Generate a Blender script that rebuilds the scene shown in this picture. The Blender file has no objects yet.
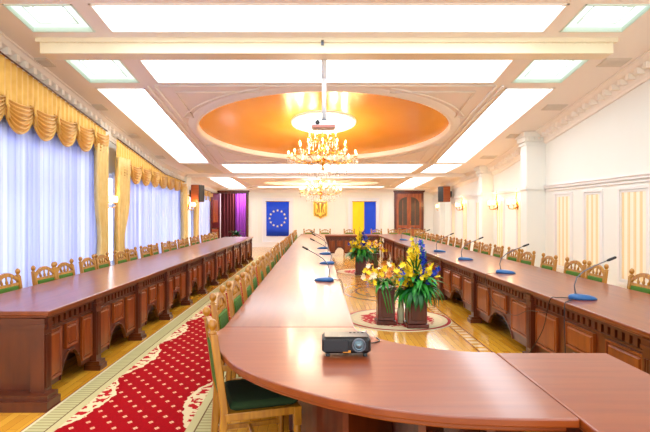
import bpy, math, random
from mathutils import Vector, Matrix
random.seed(7)
PI = math.pi
sc = bpy.context.scene
COL = sc.collection

# ------------------------------------------------------------ camera, light, exposure
F = 500.0; VX = 317.5; VY = 213.4; H = 1.515
cam_d = bpy.data.cameras.new('camera'); cam = bpy.data.objects.new('camera', cam_d); COL.objects.link(cam)
cam.location = (0, 0, H); cam.rotation_euler = (PI/2, 0, 0)
cam_d.sensor_width = 36; cam_d.lens = F/650*36
cam_d.shift_x = (325-VX)/650; cam_d.shift_y = -(216-VY)/650
cam_d.clip_start = .02; cam_d.clip_end = 200
sc.camera = cam
PANEL_E = 3.3
w = bpy.data.worlds.new('world'); sc.world = w; w.use_nodes = True
w.node_tree.nodes['Background'].inputs[0].default_value = (.92, .97, 1.0, 1)
w.node_tree.nodes['Background'].inputs[1].default_value = 1.7
sc.view_settings.view_transform = 'Standard'; sc.view_settings.look = 'None'
sc.view_settings.exposure = 0.85; sc.view_settings.gamma = 1; sc.view_settings.use_curve_mapping = False

def area_light(name, loc, rot, sx, sy, power, col):
    d = bpy.data.lights.new(name, 'AREA'); d.shape = 'RECTANGLE'; d.size = sx; d.size_y = sy
    d.energy = power; d.color = col
    o = bpy.data.objects.new(name, d); COL.objects.link(o); o.location = loc; o.rotation_euler = rot
    return o
# daylight outside the three windows of the left wall
XL = -4.66; XR = 5.22; YB = 22.5; X0 = .14
for (a, b) in ((3.2, 10.3), (11.0, 16.6), (18.0, 20.8)):
    area_light('daylight', (XL-1.0, (a+b)/2, 1.7), (0, -PI/2, 0), 3.2, b-a, 18*(b-a), (.70, .80, 1.0))

# ------------------------------------------------------------ materials
def nt(name):
    m = bpy.data.materials.new(name); m.use_nodes = True
    return m, m.node_tree, m.node_tree.nodes['Principled BSDF']
def rgb(c):
    return tuple(((v/255)/12.92 if v/255 <= .04045 else ((v/255+.055)/1.055)**2.4) for v in c) + (1,)
class NG:
    """tiny helper to write node maths"""
    def __init__(s, t): s.t = t
    def n(s, ty, **kw):
        x = s.t.nodes.new(ty)
        for k, v in kw.items(): setattr(x, k, v)
        return x
    def m(s, op, a, b=None, c=None):
        x = s.n('ShaderNodeMath', operation=op)
        for i, v in enumerate((a, b, c)):
            if v is None: continue
            if isinstance(v, (int, float)): x.inputs[i].default_value = v
            else: s.t.links.new(v, x.inputs[i])
        return x.outputs[0]
    def mix(s, fac, a, b):
        x = s.n('ShaderNodeMix', data_type='RGBA')
        for i, v in ((0, fac), (6, a), (7, b)):
            if isinstance(v, (int, float)): x.inputs[i].default_value = v
            elif isinstance(v, tuple): x.inputs[i].default_value = v
            else: s.t.links.new(v, x.inputs[i])
        return x.outputs[2]
    def pos(s):
        return s.n('ShaderNodeNewGeometry').outputs['Position']
    def xyz(s, v=None):
        x = s.n('ShaderNodeSeparateXYZ')
        s.t.links.new(v if v is not None else s.n('ShaderNodeTexCoord').outputs['Object'], x.inputs[0]); return x.outputs
    def noise(s, scale, detail=3, vec=None, sc3=None):
        x = s.n('ShaderNodeTexNoise'); x.inputs['Scale'].default_value = scale; x.inputs['Detail'].default_value = detail
        if vec is None: vec = s.n('ShaderNodeTexCoord').outputs['Object']
        if sc3:
            mp = s.n('ShaderNodeMapping'); mp.inputs['Scale'].default_value = sc3; s.t.links.new(vec, mp.inputs[0]); vec = mp.outputs[0]
        s.t.links.new(vec, x.inputs['Vector']); return x.outputs['Fac']
    def bump(s, p, h, strength, dist=.01):
        b = s.n('ShaderNodeBump'); b.inputs['Strength'].default_value = strength; b.inputs['Distance'].default_value = dist
        s.t.links.new(h, b.inputs['Height']); s.t.links.new(b.outputs[0], p.inputs['Normal'])
def plain(name, c, rough=.5, metal=0, var=.08, scale=6, spec=.5, coat=0, bump=0):
    m, t, p = nt(name); g = NG(t)
    a = rgb(c); b = tuple(v*(1-var) for v in a[:3]) + (1,)
    n = g.noise(scale)
    t.links.new(g.mix(n, a, b), p.inputs['Base Color'])
    p.inputs['Roughness'].default_value = rough; p.inputs['Metallic'].default_value = metal
    p.inputs['Specular IOR Level'].default_value = spec; p.inputs['Coat Weight'].default_value = coat
    if bump: g.bump(p, g.noise(scale*12), bump)
    return m
def wood(name, c1, c2, rough=.3, sc3=(12, 1, 12), scale=3, coat=.3, coat_r=.12):
    m, t, p = nt(name); g = NG(t)
    n = g.noise(scale, 5, sc3=sc3)
    r = g.n('ShaderNodeValToRGB'); r.color_ramp.elements[0].position = .3; r.color_ramp.elements[1].position = .7
    r.color_ramp.elements[0].color = rgb(c1); r.color_ramp.elements[1].color = rgb(c2)
    t.links.new(n, r.inputs[0]); t.links.new(r.outputs[0], p.inputs['Base Color'])
    p.inputs['Roughness'].default_value = rough; p.inputs['Coat Weight'].default_value = coat; p.inputs['Coat Roughness'].default_value = coat_r
    return m
def emit(name, c, s):
    m, t, p = nt(name)
    e = t.nodes.new('ShaderNodeEmission'); e.inputs[0].default_value = rgb(c); e.inputs[1].default_value = s
    t.links.new(e.outputs[0], t.nodes['Material Output'].inputs[0]); return m

M = {}
M['wall'] = plain('cream_wall_paint', (234, 234, 226), .6, var=.03, scale=2)
M['ceil'] = plain('ceiling_paint', (246, 238, 228), .6, var=.03, scale=2)
M['mould'] = plain('plaster_moulding', (246, 238, 226), .5, var=.05)
M['wmould'] = plain('white_wall_moulding', (236, 232, 228), .5, var=.04)
M['beam'] = plain('cream_beam_paint', (240, 228, 196), .5, var=.04)
M['coffer'] = plain('coffer_paint', (222, 240, 226), .5, var=.03)
M['panel'] = emit('light_panel', (236, 248, 255), PANEL_E)
M['cpanel'] = emit('coffer_glass', (236, 255, 244), .72)
M['vent'] = plain('vent_metal', (226, 216, 200), .5, var=.15)
M['top'] = wood('polished_table_top', (110, 42, 2), (132, 58, 6), .38, (10, .8, 10), 2, .38, .13)
M['topx'] = wood('polished_table_top_cross', (122, 48, 3), (140, 62, 8), .38, (.8, 10, 10), 2, .38, .13)
M['body'] = wood('red_brown_wood', (74, 24, 1), (98, 38, 3), .36, (4, 4, .8), 3, .2, .12)
M['inset'] = wood('red_brown_inset_wood', (110, 42, 1), (146, 70, 6), .36, (4, 4, .8), 3, .2, .12)
M['dark'] = wood('dark_mahogany', (66, 16, 8), (104, 34, 14), .3, (6, 6, 1), 3, .4, .2)
M['oak'] = wood('golden_oak', (144, 88, 6), (182, 124, 22), .35, (8, 8, 1), 5, .4, .2)
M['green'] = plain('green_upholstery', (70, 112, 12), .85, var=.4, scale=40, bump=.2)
M['green_seat_shaded'] = plain('green_upholstery_shaded', (26, 54, 8), .85, var=.4, scale=40, bump=.2)  # upholstery green darkened to paint in the shadow under the tables
M['gold'] = plain('brass', (232, 176, 70), .22, 1, var=.1)
M['door'] = wood('door_wood', (128, 54, 18), (176, 90, 36), .3, (6, 6, 1), 3, .4, .2)
M['black'] = plain('black_plastic', (16, 16, 19), .35, var=.2)
M['grey'] = plain('grey_plastic', (96, 100, 110), .35, var=.1)
M['white'] = plain('white_plastic', (226, 228, 234), .4, var=.03)
M['blue'] = plain('blue_plastic', (20, 84, 142), .35, var=.15)
M['bulb'] = emit('lit_bulb', (255, 214, 140), 14)
M['rose'] = emit('lit_ceiling_rose', (255, 240, 212), 3.2)
M['spk'] = wood('speaker_veneer', (136, 62, 16), (164, 82, 28), .4)
M['leaf'] = plain('leaf_green', (44, 150, 40), .45, var=.4, scale=9)
M['leafd'] = plain('leaf_dark', (20, 104, 44), .45, var=.4, scale=9)
M['yellow'] = plain('yellow_petal', (250, 214, 22), .6, var=.25, scale=30)
M['bluef'] = plain('blue_petal', (24, 62, 190), .6, var=.4, scale=30)
M['orange'] = plain('orange_petal', (222, 134, 46), .6, var=.3, scale=30)
M['creamp'] = plain('cream_petal', (244, 226, 190), .6, var=.15, scale=30)
M['violet'] = plain('violet_drape', (150, 60, 170), .8, var=.3)
M['wine'] = plain('wine_drape', (92, 14, 22), .8, var=.3)
M['fblue'] = plain('flag_blue', (0, 66, 214), .7, var=.08)
M['fyel'] = plain('flag_yellow', (252, 212, 0), .7, var=.06)
M['fstar'] = plain('flag_star', (240, 232, 160), .7, var=.04)
M['lblue'] = plain('shield_gold_ground', (170, 116, 30), .45, .3, var=.3, scale=30)
M['silver'] = plain('lens_glass', (110, 130, 140), .15, .6)
M['label'] = plain('orange_label', (236, 150, 50), .5)
M['cable'] = plain('black_cable', (22, 20, 24), .5)
# crystal
m, t, p = nt('crystal'); p.inputs['Base Color'].default_value = (1, .95, .85, 1); p.inputs['Roughness'].default_value = .05
p.inputs['Transmission Weight'].default_value = .6; p.inputs['Specular IOR Level'].default_value = 1; p.inputs['IOR'].default_value = 1.5
M['crystal'] = m
m, t, p = nt('frosted_lamp_shade'); g = NG(t); t.links.new(g.mix(g.noise(5), rgb((255, 236, 200)), rgb((255, 226, 180))), p.inputs['Base Color'])
p.inputs['Emission Color'].default_value = rgb((255, 214, 150)); p.inputs['Emission Strength'].default_value = 1.1
M['shade'] = m
# glossy stretch dome
m, t, p = nt('gold_stretch_ceiling'); g = NG(t)
t.links.new(g.mix(g.noise(1.2), rgb((240, 156, 40)), rgb((250, 186, 90))), p.inputs['Base Color'])
p.inputs['Metallic'].default_value = .35; p.inputs['Roughness'].default_value = .27; p.inputs['Coat Weight'].default_value = .25; p.inputs['Coat Roughness'].default_value = .04; M['dome'] = m
# parquet
m, t, p = nt('parquet_floor'); g = NG(t); P = g.pos()
br = g.n('ShaderNodeTexBrick'); br.inputs['Scale'].default_value = 1.0
br.inputs['Brick Width'].default_value = .5; br.inputs['Row Height'].default_value = .07; br.inputs['Mortar Size'].default_value = .0012
br.inputs['Color1'].default_value = rgb((226, 164, 50)); br.inputs['Color2'].default_value = rgb((206, 138, 34)); br.inputs['Mortar'].default_value = rgb((150, 84, 24))
mp = g.n('ShaderNodeMapping'); mp.inputs['Rotation'].default_value = (0, 0, PI/2); t.links.new(P, mp.inputs[0]); t.links.new(mp.outputs[0], br.inputs['Vector'])
X, Y, Z = g.xyz(P)
# inlaid straight bands and rings between the tables
def band(v, c, hw): return g.m('LESS_THAN', g.m('ABSOLUTE', g.m('SUBTRACT', v, c)), hw)
def ring(cx, cy, r, hw):
    dx = g.m('SUBTRACT', X, cx); dy = g.m('SUBTRACT', Y, cy)
    d = g.m('SQRT', g.m('ADD', g.m('MULTIPLY', dx, dx), g.m('MULTIPLY', g.m('MULTIPLY', dy, dy), .36)))
    return band(d, r, hw)
chk = g.m('GREATER_THAN', g.m('SINE', g.m('MULTIPLY', Y, 42)), -.2)
iny = g.m('MULTIPLY', g.m('GREATER_THAN', Y, 3.6), g.m('LESS_THAN', Y, 17.0))
b1 = g.m('MULTIPLY', g.m('MULTIPLY', band(X, 1.84, .05), chk), iny)
rg = g.m('ADD', ring(1.1, 9.7, .6, .03), g.m('ADD', ring(1.1, 9.7, .36, .025), ring(1.1, 15.2, .55, .04)))
lines = g.m('ADD', g.m('MULTIPLY', g.m('ADD', band(X, 1.77, .008), band(X, 1.91, .008)), iny), rg)
c = g.mix(g.m('MINIMUM', b1, 1), br.outputs['Color'], rgb((232, 200, 150)))
c = g.mix(g.m('MINIMUM', lines, 1), c, rgb((142, 66, 26)))
t.links.new(c, p.inputs['Base Color']); p.inputs['Roughness'].default_value = .22; p.inputs['Coat Weight'].default_value = .5; p.inputs['Coat Roughness'].default_value = .12
M['floor'] = m
# red runner with border; X from RX0 to RX1
RX0, RX1 = -2.05, -.68
m, t, p = nt('runner_carpet'); g = NG(t); P = g.pos(); X, Y, Z = g.xyz(P)
mid = (RX0+RX1)/2; hw = (RX1-RX0)/2
e = g.m('SUBTRACT', hw, g.m('ABSOLUTE', g.m('SUBTRACT', X, mid)))          # distance from the nearest long edge
def cell(sx, sy, ox, oy):
    u = g.m('SUBTRACT', g.m('FRACT', g.m('ADD', g.m('DIVIDE', X, sx), ox)), .5); v = g.m('SUBTRACT', g.m('FRACT', g.m('ADD', g.m('DIVIDE', Y, sy), oy)), .5)
    u = g.m('MULTIPLY', u, sx); v = g.m('MULTIPLY', v, sy)
    cr = g.m('LESS_THAN', g.m('ADD', g.m('ABSOLUTE', g.m('MULTIPLY', u, 1.0)), g.m('MULTIPLY', g.m('ABSOLUTE', v), .8)), .0195)
    hole = g.m('GREATER_THAN', g.m('ADD', g.m('ABSOLUTE', u), g.m('ABSOLUTE', v)), .006)
    return g.m('MULTIPLY', cr, hole)
mot = g.m('MINIMUM', g.m('ADD', cell(.15, .20, 0, 0), cell(.15, .20, .5, .5)), 1)
red = g.mix(g.noise(60, 2, P), rgb((166, 0, 14)), rgb((132, 0, 10)))
field = g.mix(mot, red, rgb((232, 170, 132)))
wav = g.m('ADD', g.m('MULTIPLY', g.m('ABSOLUTE', g.m('SINE', g.m('MULTIPLY', Y, PI/1.15))), .15), .22)
wav = g.m('ADD', wav, g.m('MULTIPLY', g.m('SUBTRACT', g.noise(9, 2, P), .5), .10))
inw = g.m('LESS_THAN', e, wav)
scr = g.m('GREATER_THAN', g.noise(15, 2, P), .485)
nearw = g.m('GREATER_THAN', e, g.m('SUBTRACT', wav, .03))
scr2 = g.m('MAXIMUM', scr, nearw)
scroll = g.mix(scr2, rgb((170, 20, 26)), rgb((216, 194, 152)))
c = g.mix(inw, field, scroll)
bord = g.mix(g.m('GREATER_THAN', g.m('SINE', g.m('MULTIPLY', Y, 130)), .2), rgb((184, 172, 124)), rgb((158, 146, 100)))
bl = g.m('LESS_THAN', g.m('ABSOLUTE', g.m('SUBTRACT', e, .17)), .006)
bord = g.mix(bl, bord, rgb((110, 80, 50)))
bord = g.mix(g.m('LESS_THAN', e, .03), bord, rgb((206, 192, 152)))
bord = g.mix(g.m('LESS_THAN', e, .008), bord, rgb((120, 30, 26)))
plainb = g.m('GREATER_THAN', e, .175)
bord = g.mix(plainb, bord, rgb((190, 176, 128)))
c = g.mix(g.m('LESS_THAN', e, .235), c, bord)
t.links.new(c, p.inputs['Base Color']); p.inputs['Roughness'].default_value = .95; p.inputs['Specular IOR Level'].default_value = .1
g.bump(p, g.noise(300, 2, P), .3, .004)
M['runner'] = m
def rug_mat(name, r):
    m, t, p = nt(name); g = NG(t); X, Y, Z = g.xyz()
    d = g.m('SQRT', g.m('ADD', g.m('MULTIPLY', X, X), g.m('MULTIPLY', Y, Y)))
    n = g.noise(11, 3)
    c = g.mix(g.m('GREATER_THAN', g.m('ADD', d, g.m('MULTIPLY', n, .25)), r*.84), rgb((176, 20, 28)), rgb((216, 196, 156)))
    c = g.mix(g.m('GREATER_THAN', g.noise(14, 3), .56), c, rgb((224, 196, 160)))
    c = g.mix(g.m('GREATER_THAN', d, r*.83), c, rgb((206, 190, 150)))
    c = g.mix(g.m('LESS_THAN', g.m('ABSOLUTE', g.m('SUBTRACT', d, r*.95)), r*.03), c, rgb((150, 30, 30)))
    t.links.new(c, p.inputs['Base Color']); p.inputs['Roughness'].default_value = .95; return m
M['rug'] = rug_mat('round_rug', .76)
# striped wall fabric
m, t, p = nt('striped_wall_fabric'); g = NG(t); X, Y, Z = g.xyz(g.pos())
s = g.m('SINE', g.m('MULTIPLY', Y, 2*PI/.16)); s2 = g.m('SINE', g.m('MULTIPLY', Y, 2*PI/.04))
c = g.mix(g.m('GREATER_THAN', s, .1), rgb((246, 238, 220)), rgb((236, 206, 150)))
c = g.mix(g.m('GREATER_THAN', s2, .75), c, rgb((244, 228, 192)))
t.links.new(c, p.inputs['Base Color']); p.inputs['Roughness'].default_value = .7; M['stripe'] = m
# fabrics
m, t, p = nt('gold_damask'); g = NG(t)
t.links.new(g.mix(g.noise(7), rgb((202, 146, 48)), rgb((236, 190, 96))), p.inputs['Base Color']); p.inputs['Roughness'].default_value = .42; p.inputs['Metallic'].default_value = .35
p.inputs['Sheen Weight'].default_value = .3; M['damask'] = m
m, t, p = nt('cream_gold_drape'); g = NG(t)
t.links.new(g.mix(g.noise(7), rgb((226, 186, 104)), rgb((240, 212, 146))), p.inputs['Base Color']); p.inputs['Roughness'].default_value = .5; M['drape'] = m
m, t, p = nt('sheer_white_curtain'); g = NG(t); o = t.nodes['Material Output']
tr = g.n('ShaderNodeBsdfTranslucent'); df = g.n('ShaderNodeBsdfDiffuse'); mx = g.n('ShaderNodeMixShader'); mx.inputs[0].default_value = .45
c = g.mix(g.m('MULTIPLY_ADD', g.m('SUBTRACT', g.noise(3, 2, sc3=(.2, 7, .03)), .5), 1.7, .5), rgb((250, 252, 255)), rgb((186, 192, 240)))  # vertical stripes paint the folds' light and shade into the cloth colour
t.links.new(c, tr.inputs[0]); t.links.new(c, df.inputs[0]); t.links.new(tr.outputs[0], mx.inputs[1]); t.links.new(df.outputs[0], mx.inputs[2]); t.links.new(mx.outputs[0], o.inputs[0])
M['sheer'] = m
m, t, p = nt('window_glass'); p.inputs['Transmission Weight'].default_value = 1; p.inputs['Roughness'].default_value = 0; p.inputs['IOR'].default_value = 1.05; M['glass'] = m

# ------------------------------------------------------------ mesh helpers
def T_(mb, fn):
    mb.v = [fn(v) for v in mb.v]; return mb
def wloc(o):
    v = Vector((0, 0, 0))
    while o is not None: v += Vector(o.location); o = o.parent
    return v
class MB:
    def __init__(s): s.v = []; s.f = []; s.sm = []
    def add(s, vs, fs, smooth=False):
        k = len(s.v); s.v += [tuple(v) for v in vs]
        for f in fs: s.f.append([i+k for i in f]); s.sm.append(smooth)
        return s
    def box(s, a, b, mat=None):
        (x0, y0, z0), (x1, y1, z1) = a, b
        vs = [(x0,y0,z0),(x1,y0,z0),(x1,y1,z0),(x0,y1,z0),(x0,y0,z1),(x1,y0,z1),(x1,y1,z1),(x0,y1,z1)]
        if mat: vs = [mat @ Vector(v) for v in vs]
        return s.add(vs, [(0,3,2,1),(4,5,6,7),(0,1,5,4),(1,2,6,5),(2,3,7,6),(3,0,4,7)])
    def cbox(s, a, b, c=.008, mat=None):
        """box with chamfered edges all round"""
        (x0,y0,z0),(x1,y1,z1) = [tuple(min(p,q) for p,q in zip(a,b)), tuple(max(p,q) for p,q in zip(a,b))]
        c = min(c, (x1-x0)*.45, (y1-y0)*.45, (z1-z0)*.45)
        def ringp(d, z): 
            return [(x0+d,y0,z),(x1-d,y0,z),(x1,y0+d,z),(x1,y1-d,z),(x1-d,y1,z),(x0+d,y1,z),(x0,y1-d,z),(x0,y0+d,z)]
        def inp(z): return [(x0+2*c if i in (0,5) else x1-2*c if i in (1,4) else (x1-c if i in (2,3) else x0+c), (y0+c if i in (0,1) else y1-c if i in (4,5) else (y0+2*c if i in (2,7) else y1-2*c)), z) for i in range(8)]
        R = [inp(z0), ringp(c, z0+c), ringp(c, z1-c), inp(z1)]
        vs = [v for r in R for v in r]
        if mat: vs = [mat @ Vector(v) for v in vs]
        fs = [tuple(range(7, -1, -1)), tuple(range(24, 32))]
        for k in range(3):
            for i in range(8):
                j = (i+1) % 8; fs.append((k*8+i, k*8+j, k*8+8+j, k*8+8+i))
        return s.add(vs, fs)
    def quad(s, *p): return s.add(p, [tuple(range(len(p)))])
    def tube(s, pts, r, n=8, cap=True):
        pts = [Vector(p) for p in pts]; rr = r if isinstance(r, (list, tuple)) else [r]*len(pts)
        vs = []; up = Vector((0, 0, 1)); prev = None
        for i, p in enumerate(pts):
            d = (pts[min(i+1, len(pts)-1)] - pts[max(i-1, 0)]).normalized()
            if prev is None:
                a = d.cross(up); a = a if a.length > 1e-3 else d.cross(Vector((1, 0, 0)))
            else:
                a = prev - d*prev.dot(d)
            a.normalize(); prev = a; b = d.cross(a)
            for k in range(n):
                t = 2*PI*k/n; vs.append(p + (a*math.cos(t)+b*math.sin(t))*rr[i])
        fs = []
        for i in range(len(pts)-1):
            for k in range(n):
                j = (k+1) % n; fs.append((i*n+k, i*n+j, i*n+n+j, i*n+n+k))
        s.add(vs, fs, True)
        if cap: 
            k0 = len(s.v)-len(vs); s.f.append([k0+i for i in range(n-1,-1,-1)]); s.sm.append(False)
            s.f.append([k0+len(vs)-n+i for i in range(n)]); s.sm.append(False)
        return s
    def lathe(s, prof, c=(0,0,0), n=16, mat=None, smooth=True):
        vs = []; fs = []
        for (r, z) in prof:
            for k in range(n):
                t = 2*PI*k/n; v = Vector((c[0]+r*math.cos(t), c[1]+r*math.sin(t), c[2]+z)); vs.append(mat @ v if mat else v)
        for i in range(len(prof)-1):
            for k in range(n):
                j = (k+1) % n; fs.append((i*n+k, i*n+j, i*n+n+j, i*n+n+k))
        return s.add(vs, fs, smooth)
    def prism(s, poly, fn, d0, d1):
        """poly of 2D points, fn(a,b,d)->3D"""
        n = len(poly); vs = [fn(a, b, d0) for a, b in poly]+[fn(a, b, d1) for a, b in poly]
        fs = [tuple(range(n-1, -1, -1)), tuple(range(n, 2*n))]+[(i, (i+1) % n, n+(i+1) % n, n+i) for i in range(n)]
        return s.add(vs, fs)
    def grid(s, fn, nu, nv, smooth=True):
        vs = [fn(i/nu, j/nv) for i in range(nu+1) for j in range(nv+1)]
        fs = [(i*(nv+1)+j, (i+1)*(nv+1)+j, (i+1)*(nv+1)+j+1, i*(nv+1)+j+1) for i in range(nu) for j in range(nv)]
        return s.add(vs, fs, smooth)
    def ball(s, c, r, n=8, sq=1):
        prof = [(r*math.sin(PI*i/n) + 1e-5, -r*sq*math.cos(PI*i/n)) for i in range(n+1)]
        return s.lathe(prof, c, max(6, n))
    def build(s, name, mat, parent=None, bevel=0):
        o0 = wloc(parent) if parent else Vector((0, 0, 0))
        me = bpy.data.meshes.new(name); me.from_pydata([tuple(Vector(v)-o0) for v in s.v], [], s.f)
        me.polygons.foreach_set('use_smooth', s.sm); me.update()
        bpy_fix(me)
        o = bpy.data.objects.new(name, me); COL.objects.link(o); me.materials.append(mat)
        if parent: o.parent = parent
        if bevel:
            b = o.modifiers.new('bevel', 'BEVEL'); b.width = bevel; b.segments = 2; b.limit_method = 'ANGLE'
        return o
import bmesh
def bpy_fix(me):
    bm = bmesh.new(); bm.from_mesh(me); bmesh.ops.recalc_face_normals(bm, faces=bm.faces); bm.to_mesh(me); bm.free()
def thing(name, label, cat, loc=(0,0,0), group=None):
    o = bpy.data.objects.new(name, None); COL.objects.link(o); o.location = loc; o.empty_display_size = .1
    o['label'] = label; o['category'] = cat
    if group: o['group'] = group
    return o
def tag(o, label, cat, group=None):
    o['label'] = label; o['category'] = cat
    if group: o['group'] = group
    return o
def struct(o): o['kind'] = 'structure'; return o
kids = {}
def dup(root, loc, rz, label, group=None, scale=None):
    def rec(o, par):
        c = o.copy(); COL.objects.link(c)
        if par: c.parent = par
        for ch in [x for x in allkids(o)]: rec(ch, c)
        return c
    r = rec(root, None); r.location = loc; r.rotation_euler = (0, 0, rz); r['label'] = label
    if group: r['group'] = group
    if scale: r.scale = scale
    return r
def allkids(o):
    if o.name not in kids: kids[o.name] = list(o.children)
    return kids[o.name]
ORD = ['', 'first', 'second', 'third', 'fourth', 'fifth', 'sixth', 'seventh', 'eighth', 'ninth', 'tenth', 'eleventh', 'twelfth', 'thirteenth', 'fourteenth',
       'fifteenth', 'sixteenth', 'seventeenth', 'eighteenth', 'nineteenth', 'twentieth', 'twenty-first', 'twenty-second', 'twenty-third', 'twenty-fourth', 'twenty-fifth', 'twenty-sixth']

# ------------------------------------------------------------ room shell
KY = 14.4
def Zc(y): return 5.05-.146*y if y <= KY else 5.05-.146*KY-.0417*(y-KY)
YN = -2.0
o = MB().quad((XL-.2,YN,0),(XR+.2,YN,0),(XR+.2,YB+2.2,0),(XL-.2,YB+2.2,0)).build('floor', M['floor']); struct(o)

# ceiling with openings
LI, LO = 3.24, 4.07          # long panel columns, half widths from X0
holes = []                   # (x0,x1,y0,y1,kind)
def H_(x0, x1, y0, y1, k): holes.append((X0+x0, X0+x1, y0, y1, k))
H_(-2.98, 2.98, 6.28, 6.92, 'wide'); H_(-2.9, 2.9, 7.79, 8.65, 'wide'); H_(-2.93, 2.93, 14.5, 16.5, 'wide')
H_(-2.98, 2.98, 17.45, 17.9, 'wide'); H_(-2.9, 2.9, 3.2, 5.2, 'wide'); H_(-2.7, 2.7, 21.2, 21.6, 'wide')  # the wide panel overhead by the curved table is unseen, added for lighting
for s in (-1, 1):
    for (a, b, k) in ((6.28, 6.92, 'coffer'), (7.79, 8.65, 'coffer'), (8.93, 14.27, 'long'), (14.5, 16.5, 'grille' if s < 0 else 'small'), (17.45, 17.9, 'small'), (18.15, 21.9, 'long'), (3.2, 5.2, 'coffer')):
        x0, x1 = (LI, LO) if s > 0 else (-LO, -LI)
        H_(x0, x1, a, b, k)
OV = (X0-3.0, X0+3.0, 8.85, 14.3); OV2 = (X0-2.8, X0+2.8, 18.1, 20.9)
xs = sorted({XL-.2, XR+.2, OV[0], OV[1], OV2[0], OV2[1]} | {h[0] for h in holes} | {h[1] for h in holes})
ys = sorted({YN, KY, YB+.2, OV[2], OV[3], OV2[2], OV2[3]} | {h[2] for h in holes} | {h[3] for h in holes})
cm = MB()
def inside(x, y):
    for h in [(a, b, c, d) for a, b, c, d, k in holes]+[OV, OV2]:
        if h[0] < x < h[1] and h[2] < y < h[3]: return True
    return False
for i in range(len(xs)-1):
    for j in range(len(ys)-1):
        if inside((xs[i]+xs[i+1])/2, (ys[j]+ys[j+1])/2): continue
        a, b, c, d = xs[i], xs[i+1], ys[j], ys[j+1]
        cm.quad((a, c, Zc(c)), (b, c, Zc(c)), (b, d, Zc(d)), (a, d, Zc(d)))
def oval_ring(mb, R, c, ax, ay):
    angs = {2*PI*k/96 for k in range(96)} | {math.atan2(y-c[1], x-c[0]) % (2*PI) for x in R[:2] for y in R[2:]}
    angs = sorted(angs); pin = []; pout = []
    for t in angs:
        ct, st = math.cos(t), math.sin(t)
        pin.append((c[0]+ax*ct*1.0, c[1]+ay*st))
        k = min([((R[1] if ct > 0 else R[0])-c[0])/ct if abs(ct) > 1e-9 else 1e9, ((R[3] if st > 0 else R[2])-c[1])/st if abs(st) > 1e-9 else 1e9])
        pout.append((c[0]+ct*k, c[1]+st*k))
    for i in range(len(angs)):
        j = (i+1) % len(angs)
        mb.quad(*[(x, y, Zc(y)) for x, y in (pin[i], pin[j], pout[j], pout[i])])
# (ellipse angle uses the same parameter as the ray: fine for near-round ovals)
C1 = (X0, 11.42); A1 = (2.8, 2.42); C2 = (X0, 19.5); A2 = (2.2, 1.15)
oval_ring(cm, OV, C1, *A1); oval_ring(cm, OV2, C2, *A2)
struct(cm.build('ceiling', M['ceil']))
def zs(y, h): return Zc(y)+h
def frame_h(mb, x0, x1, y0, y1, h0, h1):
    yy = [y0]+([KY] if y0 < KY < y1 else [])+[y1]
    for a, b in zip(yy, yy[1:]):
        for x in (x0, x1): mb.quad((x, a, zs(a, h0)), (x, b, zs(b, h0)), (x, b, zs(b, h1)), (x, a, zs(a, h1)))
    for y in (y0, y1): mb.quad((x0, y, zs(y, h0)), (x1, y, zs(y, h0)), (x1, y, zs(y, h1)), (x0, y, zs(y, h1)))
def plate(mb, x0, x1, y0, y1, h, th=.02):
    yy = [y0]+([KY] if y0 < KY < y1 else [])+[y1]
    for a, b in zip(yy, yy[1:]):
        vs = [(x0,a,zs(a,h)),(x1,a,zs(a,h)),(x1,b,zs(b,h)),(x0,b,zs(b,h))]; vs += [(x, y, z+th) for x, y, z in vs]
        mb.add(vs, [(0,3,2,1),(4,5,6,7),(0,1,5,4),(1,2,6,5),(2,3,7,6),(3,0,4,7)])
def rimset(mb, x0, x1, y0, y1, w_, h):
    plate(mb, x0, x1, y0, y0+w_, h, .015); plate(mb, x0, x1, y1-w_, y1, h, .015)
    plate(mb, x0, x0+w_, y0, y1, h, .015); plate(mb, x1-w_, x1, y0, y1, h, .015)
wn = 0; DESC = {}
names = {(6.28, 'wide'): 'wide white ceiling light panel nearest the viewer, in front of the dentil beam', (7.79, 'wide'): 'wide white ceiling light panel just behind the dentil beam',
 (14.5, 'wide'): 'wide white ceiling light panel behind the big orange oval', (17.45, 'wide'): 'thin wide white ceiling light strip before the far chandelier bay',
 (3.2, 'wide'): 'added, unseen wide white ceiling light panel overhead by the curved table', (21.2, 'wide'): 'thin white ceiling light strip nearest the back wall',
 (6.28, 'coffer'): '%s small coffered ceiling light in front of the dentil beam', (7.79, 'coffer'): '%s small coffered ceiling light just behind the dentil beam',
 (8.93, 'long'): 'long white ceiling light panel on the %s side of the orange oval', (14.5, 'small'): '%s small white ceiling light beyond the orange oval',
 (17.45, 'small'): '%s small white light strip before the far chandelier', (18.15, 'long'): 'long white ceiling light panel on the %s side of the far chandelier', (3.2, 'coffer'): '%s coffered ceiling light overhead near the curved table'}
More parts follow.
